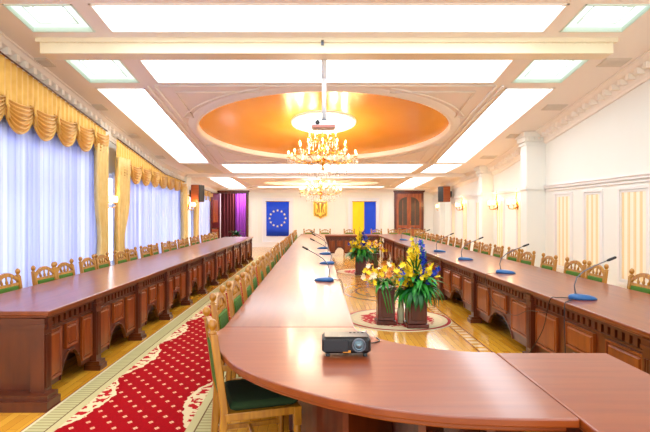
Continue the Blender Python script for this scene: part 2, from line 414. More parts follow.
for (x0, x1, y0, y1, k) in holes:
    side = 'left' if x0 < X0 and x1 < X0 else 'right'
    cx, cy = (x0+x1)/2, (y0+y1)/2
    if k == 'grille':
        v = thing('ceiling_vent', 'wide beige ceiling grille at the far end of the left long light panel', 'vent', (cx, cy, Zc(cy)))
        a = MB(); plate(a, x0, x1, y0, y1, .04); frame_h(a, x0, x1, y0, y1, 0, .05); a.build('backing', M['vent'], v)
        a = MB(); yy = y0+.05
        while yy < y1-.03: plate(a, x0, x1, yy, yy+.03, .01, .02); yy += .09
        a.build('slats', M['beam'], v); continue
    lb = names[(y0, k)]; lb = lb % side if '%s' in lb else lb
    L = thing('ceiling_light', lb, 'ceiling light', (cx, cy, Zc(cy)), None)
    fr = MB()
    if k == 'coffer':
        frame_h(fr, x0, x1, y0, y1, 0, .05); rimset(fr, x0-.02, x1+.02, y0-.02, y1+.02, .02, -.01)
        fr.build('frame', M['coffer'], L)
        ix, iy = .16, .12
        a = MB(); plate(a, x0, x1, y0, y0+iy, .05); plate(a, x0, x1, y1-iy, y1, .05); plate(a, x0, x0+ix, y0+iy, y1-iy, .05); plate(a, x1-ix, x1, y0+iy, y1-iy, .05); frame_h(a, x0+ix, x1-ix, y0+iy, y1-iy, .05, .12); a.build('glass_border', M['cpanel'], L)
        a = MB(); plate(a, x0+ix, x1-ix, y0+iy, y1-iy, .12); a.build('diffuser', M['panel'], L)
        a = MB(); rimset(a, x0+ix-.01, x1-ix+.01, y0+iy-.01, y1-iy+.01, .012, .042); rimset(a, x0+ix+.05, x1-ix-.05, y0+iy+.04, y1-iy-.04, .012, .105); a.build('inner_moulding', M['coffer'], L)
    else:
        frame_h(fr, x0, x1, y0, y1, 0, .05); rimset(fr, x0-.03, x1+.03, y0-.03, y1+.03, .03, -.012)
        fr.build('frame', M['mould'], L)
        a = MB(); plate(a, x0, x1, y0, y1, .05); a.build('diffuser', M['panel'], L)
# oval recess
tn = [0]
def trim(mb, mat): tn[0] += 1; return struct(mb.build('trim_%d' % tn[0], mat))
def oval(C, A, wallh, domeh, mdome, mrose, rr, label):
    N = 96
    e = lambda t, k=1.0, h=0: (C[0]+A[0]*k*math.cos(t), C[1]+A[1]*k*math.sin(t), Zc(C[1]+A[1]*k*math.sin(t))+h)
    a = MB()
    for k in range(N):
        t0, t1 = 2*PI*k/N, 2*PI*(k+1)/N
        a.quad(e(t0), e(t1), e(t1, 1, wallh), e(t0, 1, wallh))
    prof = [(1.0, .0), (1.0, -.03), (1.015, -.045), (1.04, -.045), (1.05, -.02), (1.075, -.02), (1.08, 0)]
    vs = []; fs = []
    for k in range(N):
        for (s_, h) in prof: vs.append(e(2*PI*k/N, s_, h))
    n = len(prof)
    for k in range(N):
        for i in range(n-1): fs.append((k*n+i, ((k+1) % N)*n+i, ((k+1) % N)*n+i+1, k*n+i+1))
    a.add(vs, fs, True); trim(a, M['mould'])
    d = MB()
    def df(u, v):
        t = 2*PI*u; r = max(v, 1e-4)
        x, y, z = e(t, r); return (x, y, z+wallh+domeh*(1-r*r))
    d.grid(df, N, 14); T = d.build('ceiling_dome', mdome); tag(T, label, 'ceiling dome')
    ro = MB(); yc = C[1]; zc = Zc(yc)+wallh+domeh
    ro.lathe([(rr*1.0, -.03), (rr*1.05, -.045), (rr*1.09, -.03), (rr*1.1, .0)], (C[0], yc, zc-.02), 48)
    rt = thing('ceiling_rose', 'glowing white round rose above the %s chandelier' % ('large near' if rr > .5 else 'smaller far'), 'ceiling light', (C[0], yc, zc))
    tilt = lambda m_: T_(m_, lambda v: (v[0], v[1], v[2]+(Zc(v[1])-Zc(yc))))
    tilt(ro).build('rim', M['mould'], rt)
    tilt(MB().lathe([(.001, -.02), (rr*.95, -.03), (rr*1.0, -.035)], (C[0], yc, zc-.02), 48)).build('diffuser', mrose, rt)
    return zc
zd1 = oval(C1, A1, .08, .16, M['dome'], M['rose'], .68, 'glossy orange gold oval dome in the ceiling over the near chandelier')
zd2 = oval(C2, A2, .08, .14, M['ceil'], M['rose'], .4, 'pale oval ceiling recess over the far chandelier')
# spandrel mouldings and long mouldings
sp = MB()
def cpath(pts, r=.02): sp.tube([(x, y, Zc(y)-.01) for x, y in pts], r, 6)
for sx in (-1, 1):
    for sy in (-1, 1):
        yc = OV[2]+.22 if sy < 0 else OV[3]-.22
        arc = []
        for k in range(11):
            t = math.radians(22+46*k/10); arc.append((X0+sx*A1[0]*1.12*math.cos(t), C1[1]+sy*A1[1]*1.12*math.sin(t)))
        xcor = X0+sx*2.72
        pts = arc+[(arc[-1][0], yc), (xcor, yc), (xcor, arc[0][1]), arc[0]]
        cpath(pts)
    for hwx in (3.0, 3.12):
        cpath([(X0+sx*hwx, 8.8), (X0+sx*hwx, 11.5), (X0+sx*hwx, 14.35)], .022)
    cpath([(X0+sx*2.9, 18.0), (X0+sx*2.9, 21.0)], .02)
    for yy in (8.78, 14.38, 18.0, 21.0): 
        if sx > 0: cpath([(X0-3.0, yy), (X0+3.0, yy)], .02)
trim(sp, M['mould'])
# dropped beam with dentils
bm_ = MB(); ya, yb = 7.13, 7.42; bx0, bx1 = X0-4.1, X0+4.08
zt = lambda y: Zc(y)
for (a, b, d, e_) in ((ya, yb, .19, 0), (ya-.03, yb+.02, .035, .05)):
    vs = [(x, y, zt(y)-dd) for dd in (0, d) for x, y in ((bx0-e_, a), (bx1+e_, a), (bx1+e_, b), (bx0-e_, b))]
    vs = [(x, y, (zt((a+b)/2)-d if i > 3 else z)) for i, (x, y, z) in enumerate(vs)]
    bm_.add(vs, [(0,1,2,3),(7,6,5,4),(0,4,5,1),(1,5,6,2),(2,6,7,3),(3,7,4,0)])
x = bx0+.05
while x < bx1-.05:
    z = zt(ya)-.045; bm_.box((x, ya-.02, z-.02), (x+.028, ya, z+.02)); x += .06
trim(bm_, M['beam'])
# cornice rails under the second transverse beam
for yy, d in ((16.85, .10), (17.1, .05), (21.95, .06)):
    b = MB(); z = Zc(yy); b.box((XL, yy, z-d), (XR, yy+.12, z+.02)); trim(b, M['mould'])

# walls
ZT = lambda y: Zc(y)
def wallquads(mb, x, y0, y1, z0, z1f):
    yy = [y0]+([KY] if y0 < KY < y1 else [])+[y1]
    for a, b in zip(yy, yy[1:]): mb.quad((x, a, z0), (x, b, z0), (x, b, z1f(b)), (x, a, z1f(a)))
WIN = ((3.2, 10.25, 2.72), (11.0, 16.6, 2.4), (17.9, 20.8, 2.3))
wl = MB(); y = YN
for (a, b, t_) in WIN:
    for xx in (XL, XL-.18):
        wallquads(wl, xx, y, a, 0, ZT); wallquads(wl, xx, a, b, 0, lambda q: .35); wallquads(wl, xx, a, b, t_, ZT)
    wl.quad((XL, a, .35), (XL, b, .35), (XL-.18, b, .35), (XL-.18, a, .35)); wl.quad((XL, a, t_), (XL, b, t_), (XL-.18, b, t_), (XL-.18, a, t_))
    for q in (a, b): wl.quad((XL, q, .35), (XL-.18, q, .35), (XL-.18, q, t_), (XL, q, t_))
    y = b
wallquads(wl, XL, y, YB, 0, ZT); wallquads(wl, XL-.18, y, YB, 0, ZT)
struct(wl.build('wall_left', M['wall']))
for i, (a, b, t_) in enumerate(WIN):
    fr = MB(); n = max(2, round((b-a)/1.25))
    for k in range(n+1):
        yy = a+(b-a)*k/n; y0_ = min(max(yy-.04, a), b-.08); fr.box((XL-.14, y0_, .35), (XL-.07, y0_+.08, t_))
    for z in (.35, t_-.08, t_-.75): fr.box((XL-.14, a, z), (XL-.07, b, z+.08))
    f = struct(fr.build('window_%d' % (i+1), M['white']))
    MB().box((XL-.11, a, .4), (XL-.10, b, t_-.05)).build('glass_pane', M['glass'], f)
wr = MB(); wallquads(wr, XR, YN, YB, 0, ZT); struct(wr.build('wall_right', M['wall']))
# pilasters on the right wall
for k, (y0, y1, pr) in enumerate(((11.45, 11.8, .43), (14.85, 15.15, .34), (20.5, 20.75, .2))):
    p_ = MB(); zt_ = Zc(y1)
    vs = [(XR-pr, y0, 0), (XR, y0, 0), (XR, y1, 0), (XR-pr, y1, 0), (XR-pr, y0, Zc(y0)), (XR, y0, Zc(y0)), (XR, y1, Zc(y1)), (XR-pr, y1, Zc(y1))]
    p_.add(vs, [(0,3,2,1),(4,5,6,7),(0,1,5,4),(1,2,6,5),(2,3,7,6),(3,0,4,7)])
    for z, h, e_ in ((2.06, .09, .03), (0, .14, .03)): p_.box((XR-pr-e_, y0-e_, z), (XR, y1+e_, z+h))
    zz = Zc(y0)
    for q, (h0, h1, e_) in enumerate(((.30, .24, .03), (.22, .12, .06), (.12, 0, .1))): p_.box((XR-pr-e_, y0-e_, zz-h0), (XR, y1+e_, zz-h1-.0))
    for q in range(3):
        xx = XR-pr+.02+q*.13
        if xx < XR-.05: p_.box((xx, y0-.1, zz-.2), (xx+.06, y0-.05, zz-.11))
    trim(p_, M['wall'])
for (y0, y1, pr) in ((10.4, 10.8, .12), (16.9, 17.4, .2)):
    p_ = MB(); p_.box((XL, y0, 0), (XL+pr, y1, Zc(y1)-.02)); p_.box((XL, y0-.05, Zc(y1)-.3), (XL+pr+.06, y1+.03, Zc(y1)-.02)); trim(p_, M['wall'])
# crowns with modillions
def crown(side, xw):
    s = 1 if side == 'left' else -1
    mb = MB()
    prof = [(0, -.28), (.03, -.28), (.04, -.24), (.06, -.22), (.08, -.14), (.15, -.10), (.20, -.08), (.24, -.03), (.27, -.02), (.27, .0)]
    yy = [YN, KY, YB]
    for a, b in zip(yy, yy[1:]):
        for (p0, q0), (p1, q1) in zip(prof, prof[1:]):
            mb.quad((xw+s*p0, a, Zc(a)+q0), (xw+s*p0, b, Zc(b)+q0), (xw+s*p1, b, Zc(b)+q1), (xw+s*p1, a, Zc(a)+q1))
    y = 5.0
    while y < YB-.1:
        z = Zc(y+.04)-.1; mb.box((xw+s*.07, y, z-.08), (xw+s*.20, y+.08, z+.015)); 
        mb.ball((xw+s*.14, y+.15, z-.03), .028, 5); y += .22
    return trim(mb, M['mould'])
crown('left', XL); crown('right', XR)
# back wall with the open doorway on the left
DZ = 2.42; DL = (-4.39, -3.2)
wb = MB(); zt_ = Zc(YB)
wb.quad((XL, YB, 0), (DL[0], YB, 0), (DL[0], YB, zt_), (XL, YB, zt_)); wb.quad((DL[1], YB, 0), (XR, YB, 0), (XR, YB, zt_), (DL[1], YB, zt_)); wb.quad((DL[0], YB, DZ), (DL[1], YB, DZ), (DL[1], YB, zt_), (DL[0], YB, zt_))
for x_ in DL: wb.quad((x_, YB, 0), (x_, YB+.2, 0), (x_, YB+.2, DZ), (x_, YB, DZ))
struct(wb.build('wall_back', M['wall']))
# room beyond the doorway
rb = MB(); rx0, rx1, ry0, ry1 = -4.9, -2.6, YB+.2, YB+2.1
rb.quad((rx0, ry1, 0), (rx1, ry1, 0), (rx1, ry1, 2.7), (rx0, ry1, 2.7)); rb.quad((rx0, ry0, 0), (rx0, ry1, 0), (rx0, ry1, 2.7), (rx0, ry0, 2.7)); rb.quad((rx1, ry0, 0), (rx1, ry1, 0), (rx1, ry1, 2.7), (rx1, ry0, 2.7)); rb.quad((rx0, ry0, 2.7), (rx1, ry0, 2.7), (rx1, ry1, 2.7), (rx0, ry1, 2.7))
struct(rb.build('wall_lobby', M['wine']))
area_light('lobby_lamp', (-3.5, YB+1.0, 2.6), (0, 0, 0), .8, .8, 45, (1, .8, .95))
def drape(y0, y1, x, z0, z1, mat, name, label, folds=8, amp=.03, axis='y', waist=None, cat='curtain', z1f=None):
    d = MB()
    def f(u, v):
        z = z0+((z1f(y0+(y1-y0)*u) if z1f else z1)-z0)*v
        k = 1.0
        if waist: 
            k = 1-waist[1]*math.exp(-((z-waist[0])/.5)**2) if z < 3 else 1
            cc = waist[2]; uu = cc+(u-cc)*k
        else: uu = u
        off = amp*math.sin(u*folds*2*PI+.6*math.sin(u*9)+.15*v)+amp*.35*math.sin(u*folds*5.1*PI)
        q = y0+(y1-y0)*uu
        return (x+off, q, z) if axis == 'y' else (q, x+off, z)
    d.grid(f, max(24, int(folds*8)), 14)
    o = d.build(name, mat); o.modifiers.new('t', 'SOLIDIFY').thickness = .004
    if label: tag(o, label, cat)
    return o
drape(-4.75, -4.0, YB+1.5, .02, 2.6, M['wine'], 'door_drape', 'dark wine red drape on the left inside the open doorway', 5, .05, 'x')
drape(-3.95, -3.45, YB+1.6, .02, 2.6, M['violet'], 'door_drape', 'violet drape in the middle of the open doorway', 4, .04, 'x')
drape(-3.4, -2.7, YB+1.5, .02, 2.6, M['wine'], 'door_drape', 'dark wine red drape on the right inside the open doorway', 5, .05, 'x')

# wall panel mouldings
def frame_rect(mb, fn, a0, a1, b0, b1, w_, d):
    for (p, q, r, s_) in ((a0, a1, b0, b0+w_), (a0, a1, b1-w_, b1), (a0, a0+w_, b0+w_, b1-w_), (a1-w_, a1, b0+w_, b1-w_)):
        mb.prism([(p, r), (q, r), (q, s_), (p, s_)], fn, 0, d)
fr_R = lambda a, b, d: (XR-d, a, b)
fr_B = lambda a, b, d: (a, YB-d, b)
fr_L = lambda a, b, d: (XL+d, a, b)
mr = MB(); pn = 0
RP = [(7.82, 8.66), (9.13, 9.80), (10.22, 10.98), (12.55, 13.1), (13.95, 14.6), (15.9, 16.5), (17.3, 18.0), (18.8, 19.5), (4.0, 5.0), (5.6, 6.5), (1.5, 2.6)]
for i, (a, b) in enumerate(RP):
    frame_rect(mr, fr_R, a, b, .30, 1.97, .05, .03); frame_rect(mr, fr_R, a+.07, b-.07, .37, 1.90, .025, .02)
    q = MB(); q.box((XR-.012, a+.1, .40), (XR-.002, b-.1, 1.87))
    struct(q.build('trim_stripe_%d' % (i+1), M['stripe']))
for (a, b) in ((YN, 11.45), (11.8, 14.85), (15.15, YB)):
    mr.box((XR-.05, a, 2.08), (XR, b, 2.13)); mr.box((XR-.03, a, 2.02), (XR, b, 2.05)); mr.box((XR-.07, a, 2.13), (XR, b, 2.15))
trim(mr, M['wmould'])
bb = MB(); bb.box((XR-.03, YN, 0), (XR, YB, .14)); bb.box((XR-.02, YN, .14), (XR, YB, .17)); struct(bb.build('baseboard_right', M['wmould']))
bb = MB(); bb.box((DL[1]+.15, YB-.03, 0), (3.35, YB, .14)); bb.box((DL[1]+.15, YB-.02, .14), (3.35, YB, .17)); struct(bb.build('baseboard_back', M['wmould']))
mbk = MB()
for (a, b) in ((-2.98, -2.72), (-2.5, -1.05), (-.85, -.42), (-.3, .62), (.75, 1.28), (1.42, 2.75), (2.9, 3.25)):
    frame_rect(mbk, fr_B, a, b, .3, 2.22, .035, .025)
mbk.box((-2.98, YB-.04, 2.28), (3.3, YB, 2.32)); mbk.box((XL, YB-.12, Zc(YB)-.1), (XR, YB, Zc(YB))); mbk.box((XL, YB-.06, Zc(YB)-.16), (XR, YB, Zc(YB)-.1))
trim(mbk, M['wmould'])

# doors on the back wall
def door_case(n, x0, x1, label=None):
    d = MB(); w_ = .1
    d.box((x0-w_, YB-.08, 0), (x0, YB+.02, DZ)); d.box((x1, YB-.08, 0), (x1+w_, YB+.02, DZ)); d.box((x0-w_, YB-.08, DZ-.02), (x1+w_, YB+.02, DZ+.06))
    d.box((x0-w_-.05, YB-.13, DZ+.06), (x1+w_+.05, YB+.02, DZ+.12)); d.box((x0-w_-.02, YB-.1, DZ+.03), (x1+w_+.02, YB+.02, DZ+.06))
    return struct(d.build('door_%d' % n, M['dark']))
def leaf_mesh(w_, h):
    """leaf in local x 0..w, thickness y 0..-.04, arched upper panel"""
    f = MB(); g_ = MB(); q = MB()
    f.box((0, -.04, 0), (.09, 0, h)); f.box((w_-.09, -.04, 0), (w_, 0, h))
    for z0, z1 in ((0, .2), (.85, .98), (h-.12, h)): f.box((.09, -.04, z0), (w_-.09, 0, z1))
    q.cbox((.11, -.035, .22), (w_-.11, -.005, .83), .02)
    return f, g_, q
D2 = (3.55, 4.66)
dr = door_case(2, *D2)
def T(mb, fn):
    mb.v = [fn(v) for v in mb.v]; return mb
for s in (0, 1):
    wv = (D2[1]-D2[0])/2; f, g_, q = leaf_mesh(wv, DZ-.02)
    off = D2[0]+s*wv
    # arched glazed field, the two leaves mirror each other
    N = 10; arc = []
    for k in range(N+1):
        t = PI/2*k/N; arc.append((.09+(wv-.18)*math.sin(t), 1.95+(.3)*math.cos(t)) )
    pts = [(x if s else wv-x, z) for x, z in arc]
    f.prism([(.09 if s else wv-.09, DZ-.14)]+[(p[0], p[1]) for p in pts]+[(pts[-1][0], DZ-.14)], lambda a, b, d: (a, -d, b), 0, .04)
    for c0 in ((wv*.5),): f.box((c0-.012, -.03, .98), (c0+.012, -.01, 2.1))
    fn = lambda v, off=off: (v[0]+off, v[1]+YB-.03, v[2])
    lf = T(f, fn).build('leaf', M['door'], dr)
    MB().box((off+.09, YB-.055, .98), (off+wv-.09, YB-.045, 2.28)).build('glass', plain('dark_door_glass', (92, 74, 60), .15, var=.3), lf)
    T(q, fn).build('raised_panel', M['spk'], lf)
    if s: MB().tube([(off+.05, YB-.07, 1.0), (off+.05, YB-.13, 1.0), (off+.05, YB-.13, 1.18), (off+.05, YB-.07, 1.18)], .012).build('handle', M['gold'], lf)
do = door_case(1, *DL)
f, g_, q = leaf_mesh(.95, DZ-.03); ang = math.radians(-100)
Rm = Matrix.Translation((DL[0], YB-.1, .01)) @ Matrix.Rotation(ang, 4, 'Z')
fn = lambda v: tuple(Rm @ Vector(v))
f.box((.09, -.035, .98), (.86, -.005, DZ-.14)); q.cbox((.2, -.05, 1.1), (.75, .01, 2.1), .02)
lf = T(f, fn).build('leaf', M['dark'], do); T(q, fn).build('raised_panel', M['spk'], lf)
# pot plant by the doorway
def pot_plant():
    r = thing('potted_plant', 'dark leafy potted plant standing in the open doorway', 'potted plant', (-3.75, YB+.75, 0))
    MB().lathe([(.10, 0), (.15, .02), (.19, .5), (.2, .52), (.17, .52), (.16, .45), (.01, .45)], (-3.75, YB+.75, 0), 14).build('pot', M['dark'], r)
    l = MB(); rnd = random.Random(3)
    for k in range(26):
        a = rnd.uniform(0, 2*PI); L = rnd.uniform(.3, .55); el = rnd.uniform(.3, 1.3)
        leafblade(l, (-3.75, YB+.75, .45), a, el, L, .05)
    l.build('foliage', M['leafd'], r)
def leafblade(mb, c, a, el, L, w_, droop=.6, n=5):
    pts = []; p = Vector(c); e = el; st = L/n
    side = Vector((-math.sin(a), math.cos(a), 0))
    vs = []; fs = []
    for i in range(n+1):
        ww = w_*math.sin(PI*min(.97, (i+.35)/(n+.35)))
        vs += [p-side*ww, p+Vector((0, 0, .012*0))+Vector((0, 0, -ww*.3)), p+side*ww]
        p = p+Vector((math.cos(a)*math.cos(e), math.sin(a)*math.cos(e), math.sin(e)))*st; e -= droop/n*2.2
    for i in range(n):
        for k in (0, 1): fs.append((i*3+k, i*3+k+1, i*3+4+k, i*3+3+k))
    mb.add(vs, fs, True)
pot_plant()

# ------------------------------------------------------------ tables
def slab(mb, poly, z0, z1): mb.prism(poly, lambda a, b, d: (a, b, d), z0, z1)
def table_front(root, x, y0, y1, s, mods, first=None):
    """front facing direction s along X (s=+1 faces +X) between y0 and y1 with pilasters at the module ends;
       x is the plane of the front"""
    F3 = lambda u, z, d: (x+s*d, u, z)
    return front_generic(root, F3, y0, y1, mods, first)
def front_generic(root, F3, y0, y1, mods, first=None):
    pw = .09
    ends = [y0+(y1-y0)*k/mods for k in range(mods+1)]
    if first: ends = [y0]+[first+(y1-first)*k/(mods-1) for k in range(mods)]
    for k in range(mods):
        a, b = ends[k]+(pw/2), ends[k+1]-(pw/2); L = b-a; c = (a+b)/2
        # apron board with ogee arch cut below
        N = 14; arch = []
        for i in range(N+1):
            t = i/N; uu = a+L*(.27+.46*t); q = abs(2*t-1)
            zz = .30 if q < .35 else (.30-.05*((q-.35)/.2) if q < .55 else .25-.01*(q-.55)/.1 if q < .65 else .24-.14*((q-.65)/.35)**1.3)
            arch.append((uu, zz))
        poly = [(a, .10), (a, .69), (b, .69), (b, .10)]+[(p[0], p[1]) for p in reversed(arch)]
        m_ = MB(); m_.prism(poly, F3, -.02, .0)
        # moulded edge along the arch
        for (p, q) in zip(arch, arch[1:]): m_.prism([p, q, (q[0], q[1]+.018), (p[0], p[1]+.018)], F3, 0, .014)
        # frieze dentils
        m_.prism([(a, .665), (b, .665), (b, .69), (a, .69)], F3, 0, .03)
        m_.prism([(a, .575), (b, .575), (b, .59), (a, .59)], F3, 0, .012)
        nd = max(6, int(L/.085))
        for i in range(nd):
            u0 = a+L*(i+.22)/nd; u1 = a+L*(i+.78)/nd; m_.prism([(u0, .60), (u1, .60), (u1, .665), (u0, .665)], F3, 0, .02)
        fp = m_.build('front_panel', M['body'], root)
        wd = L*.28
        for i, (uc, z0) in enumerate(((a+L*.155, .15), (c, .345), (b-L*.155, .15))):
            h0 = z0; h1 = .56; w2 = wd/2 if i != 1 else wd*.46
            if i != 1: w2 = L*.125; 
            if L > 1.4 : z0 = h0 = (.20, .345, .20)[i]
            iv = MB()
            r0 = [(uc-w2, h0), (uc+w2, h0), (uc+w2, h1), (uc-w2, h1)]
            def ins(d_): return [(uc-w2+d_, h0+d_), (uc+w2-d_, h0+d_), (uc+w2-d_, h1-d_), (uc-w2+d_, h1-d_)]
            lv = [(0, 0), (.0, .022), (.012, .022), (.022, .006), (.028, .006), (.042, .022)]
            vs = []; fs = []
            for (d_, hh) in lv: vs += [F3(p[0], p[1], hh) for p in ins(d_)]
            for l in range(len(lv)-1):
                for q in range(4): fs.append((l*4+q, l*4+(q+1) % 4, l*4+4+(q+1) % 4, l*4+4+q))
            fs.append(tuple(range(len(vs)-4, len(vs))))
            iv.add(vs, fs); iv.build('raised_panel', M['inset'], fp)
    for k in range(mods+1):
        u = ends[k]; m_ = MB()
        def B(h, z0, z1, d): m_.prism([(u-h, z0), (u+h, z0), (u+h, z1), (u-h, z1)], F3, -.06, d)
        B(.075, 0, .05, .10); B(.068, .05, .085, .085); B(.055, .085, .62, .05); B(.065, .62, .645, .06); B(.06, .645, .69, .055)
        for dx in (-.028, 0, .028):
            m_.prism([(u+dx-.008, .14), (u+dx+.008, .14), (u+dx+.008, .56), (u+dx-.008, .56)], F3, .05, .058)
        m_.build('pilaster', M['dark' if False else 'body'], root)
def tabletop(root, poly, inner, mat):
    a = MB(); slab(a, poly, .715, .75); slab(a, inner, .69, .715); o = a.build('tabletop', mat, root, bevel=.007); return o
def rect(x0, x1, y0, y1): return [(x0, y0), (x1, y0), (x1, y1), (x0, y1)]
# left table
LT = thing('conference_table', 'long red brown panelled table along the curtained windows on the left', 'table', (-2.55, 9.5, 0))
tabletop(LT, rect(-3.02, -2.10, 3.90, 16.4), rect(-3.0, -2.13, 3.93, 16.37), M['top'])
table_front(LT, -2.19, 3.97, 16.27, 1, 11, 4.89)
e = MB(); e.box((-2.60, 4.0, 0), (-2.58, 16.24, .68)); e.build('dark_inner_panel', M['dark'], LT)  # panel added inside the table to block window light and darken the arches
e = MB(); F3 = lambda u, z, d: (u, 3.97-d, z)
e.prism(rect(-2.98, -2.16, 0, .69), F3, -.03, 0); e.prism(rect(-3.0, -2.055, 0, .075), F3, -.03, .17); e.prism(rect(-3.0, -2.075, .075, .11), F3, -.03, .13); e.prism(rect(-2.99, -2.12, .60, .69), F3, 0, .03); e.prism(rect(-2.99, -2.13, .64, .69), F3, 0, .045)
e.prism(rect(-2.22, -2.15, .1, .6), F3, 0, .02)
e.build('end_panel', M['body'], LT)
e = MB(); e.box((-2.98, 16.24, 0), (-2.16, 16.27, .69)); e.build('end_panel', M['body'], LT)
# right table
RT = thing('conference_table', 'long red brown panelled table along the striped wall on the right', 'table', (2.65, 9.5, 0))
tabletop(RT, rect(2.13, 3.16, 1.2, 17.55), rect(2.16, 3.14, 1.22, 17.52), M['top'])
table_front(RT, 2.21, 1.42, 1.42+1.85*8, -1, 8)
e = MB(); e.box((2.66, 1.4, 0), (2.68, 16.2, .68)); e.build('dark_inner_panel', M['dark'], RT)  # likewise added to keep the openings of the right front dark
e = MB(); e.box((2.2, 1.3, 0), (3.1, 1.33, .69)); e.build('end_panel', M['body'], RT)
# back table
BT = thing('conference_table', 'red brown panelled table crossing the far end before the flags', 'table', (1.3, 18.0, 0))
tabletop(BT, rect(-.62, 3.16, 17.56, 18.55), rect(-.6, 3.14, 17.6, 18.52), M['topx'])
front_generic(BT, lambda u, z, d: (u, 17.66-d, z), .34, 2.12, 2)
# middle arm
MT = thing('conference_table', 'long polished middle table between the runner carpet and the flowers', 'table', (-.19, 10.4, 0))
tabletop(MT, rect(-.63, .25, 3.37, 17.55), rect(-.61, .23, 3.4, 17.52), M['top'])
table_front(MT, .17, 3.6, 17.4, 1, 8)
for yy in (3.5, 8.0, 12.6, 17.3): e = MB(); e.box((-.2, yy, 0), (.14, yy+.04, .69)); e.build('support_panel', M['body'], MT)
# curved corner
CT = thing('conference_table', 'curved polished table end in the foreground under the black projector', 'table', (.2, 2.6, 0))
outer = [(-.63, 3.365), (-.655, 3.2), (-.63, 3.0), (-.555, 2.8), (-.43, 2.54), (-.27, 2.335), (-.08, 2.165), (.06, 2.065), (.226, 1.975), (.37, 1.925), (.5, 1.89), (.64, 1.872), (.772, 1.862), (.978, 1.86)]
inner = [(.978, 2.76), (.80, 2.78), (.62, 2.855), (.46, 2.97), (.335, 3.12), (.27, 3.25), (.25, 3.365)]
def smooth_poly(P, n=4):
    out = []
    for i in range(len(P)-1):
        p0 = P[max(i-1, 0)]; p1 = P[i]; p2 = P[i+1]; p3 = P[min(i+2, len(P)-1)]
        for k in range(n):
            t = k/n
            out.append(tuple(.5*((2*p1[j])+(-p0[j]+p2[j])*t+(2*p0[j]-5*p1[j]+4*p2[j]-p3[j])*t*t+(-p0[j]+3*p1[j]-3*p2[j]+p3[j])*t**3) for j in (0, 1)))
    return out+[P[-1]]
so, si = smooth_poly(outer), smooth_poly(inner)
cc = (1.05, 3.45)
def shrink(P, d):
    out = []
    for (x_, y_) in P:
        v = Vector((cc[0]-x_, cc[1]-y_)); v.normalize(); out.append((x_+v.x*d, y_+v.y*d))
    return out
tabletop(CT, so+si, shrink(so[1:-1], .025)+shrink(si[1:-1], -.02), M['topx'])
def curved_panel(P, z0, z1, th, name, root, mat):
    a = MB(); n = len(P)
    for i in range(n-1):
        (xa, ya), (xb, yb) = P[i], P[i+1]; nx, ny = -(yb-ya), xb-xa; l = math.hypot(nx, ny) or 1; nx, ny = nx/l*th, ny/l*th
        vs = [(xa, ya, z0), (xb, yb, z0), (xb+nx, yb+ny, z0), (xa+nx, ya+ny, z0)]; vs += [(x_, y_, z1) for x_, y_, _ in vs]
        a.add(vs, [(0,3,2,1),(4,5,6,7),(0,1,5,4),(1,2,6,5),(2,3,7,6),(3,0,4,7)])
    return a.build(name, mat, root)
mo = shrink(so, .5)[4:-1]
curved_panel(mo, 0, .69, .025, 'dark_inner_panel', CT, M['dark'])
curved_panel(shrink(so, .48)[4:-1], 0, .1, .02, 'plinth', CT, M['body'])
for k in range(28, len(so)-4, 8):
    x_, y_ = shrink(so, .48)[k]; x2, y2 = shrink(so, .08)[k]
    curved_panel([(x_, y_), (x2, y2)], 0, .69, .03, 'leg_panel', CT, M['body'])
# return table
ET = thing('conference_table', 'rectangular table section at the bottom right joined to the curved table end', 'table', (1.3, 2.0, 0))
tabletop(ET, rect(.981, 1.585, 1.2, 2.745), rect(1.0, 1.56, 1.22, 2.72), M['topx'])
e = MB(); e.box((1.02, 1.3, 0), (1.05, 2.65, .69)); e.build('side_panel', M['dark'], ET)
e = MB(); e.box((1.5, 1.3, 0), (1.53, 2.65, .69)); e.build('side_panel', M['dark'], ET)

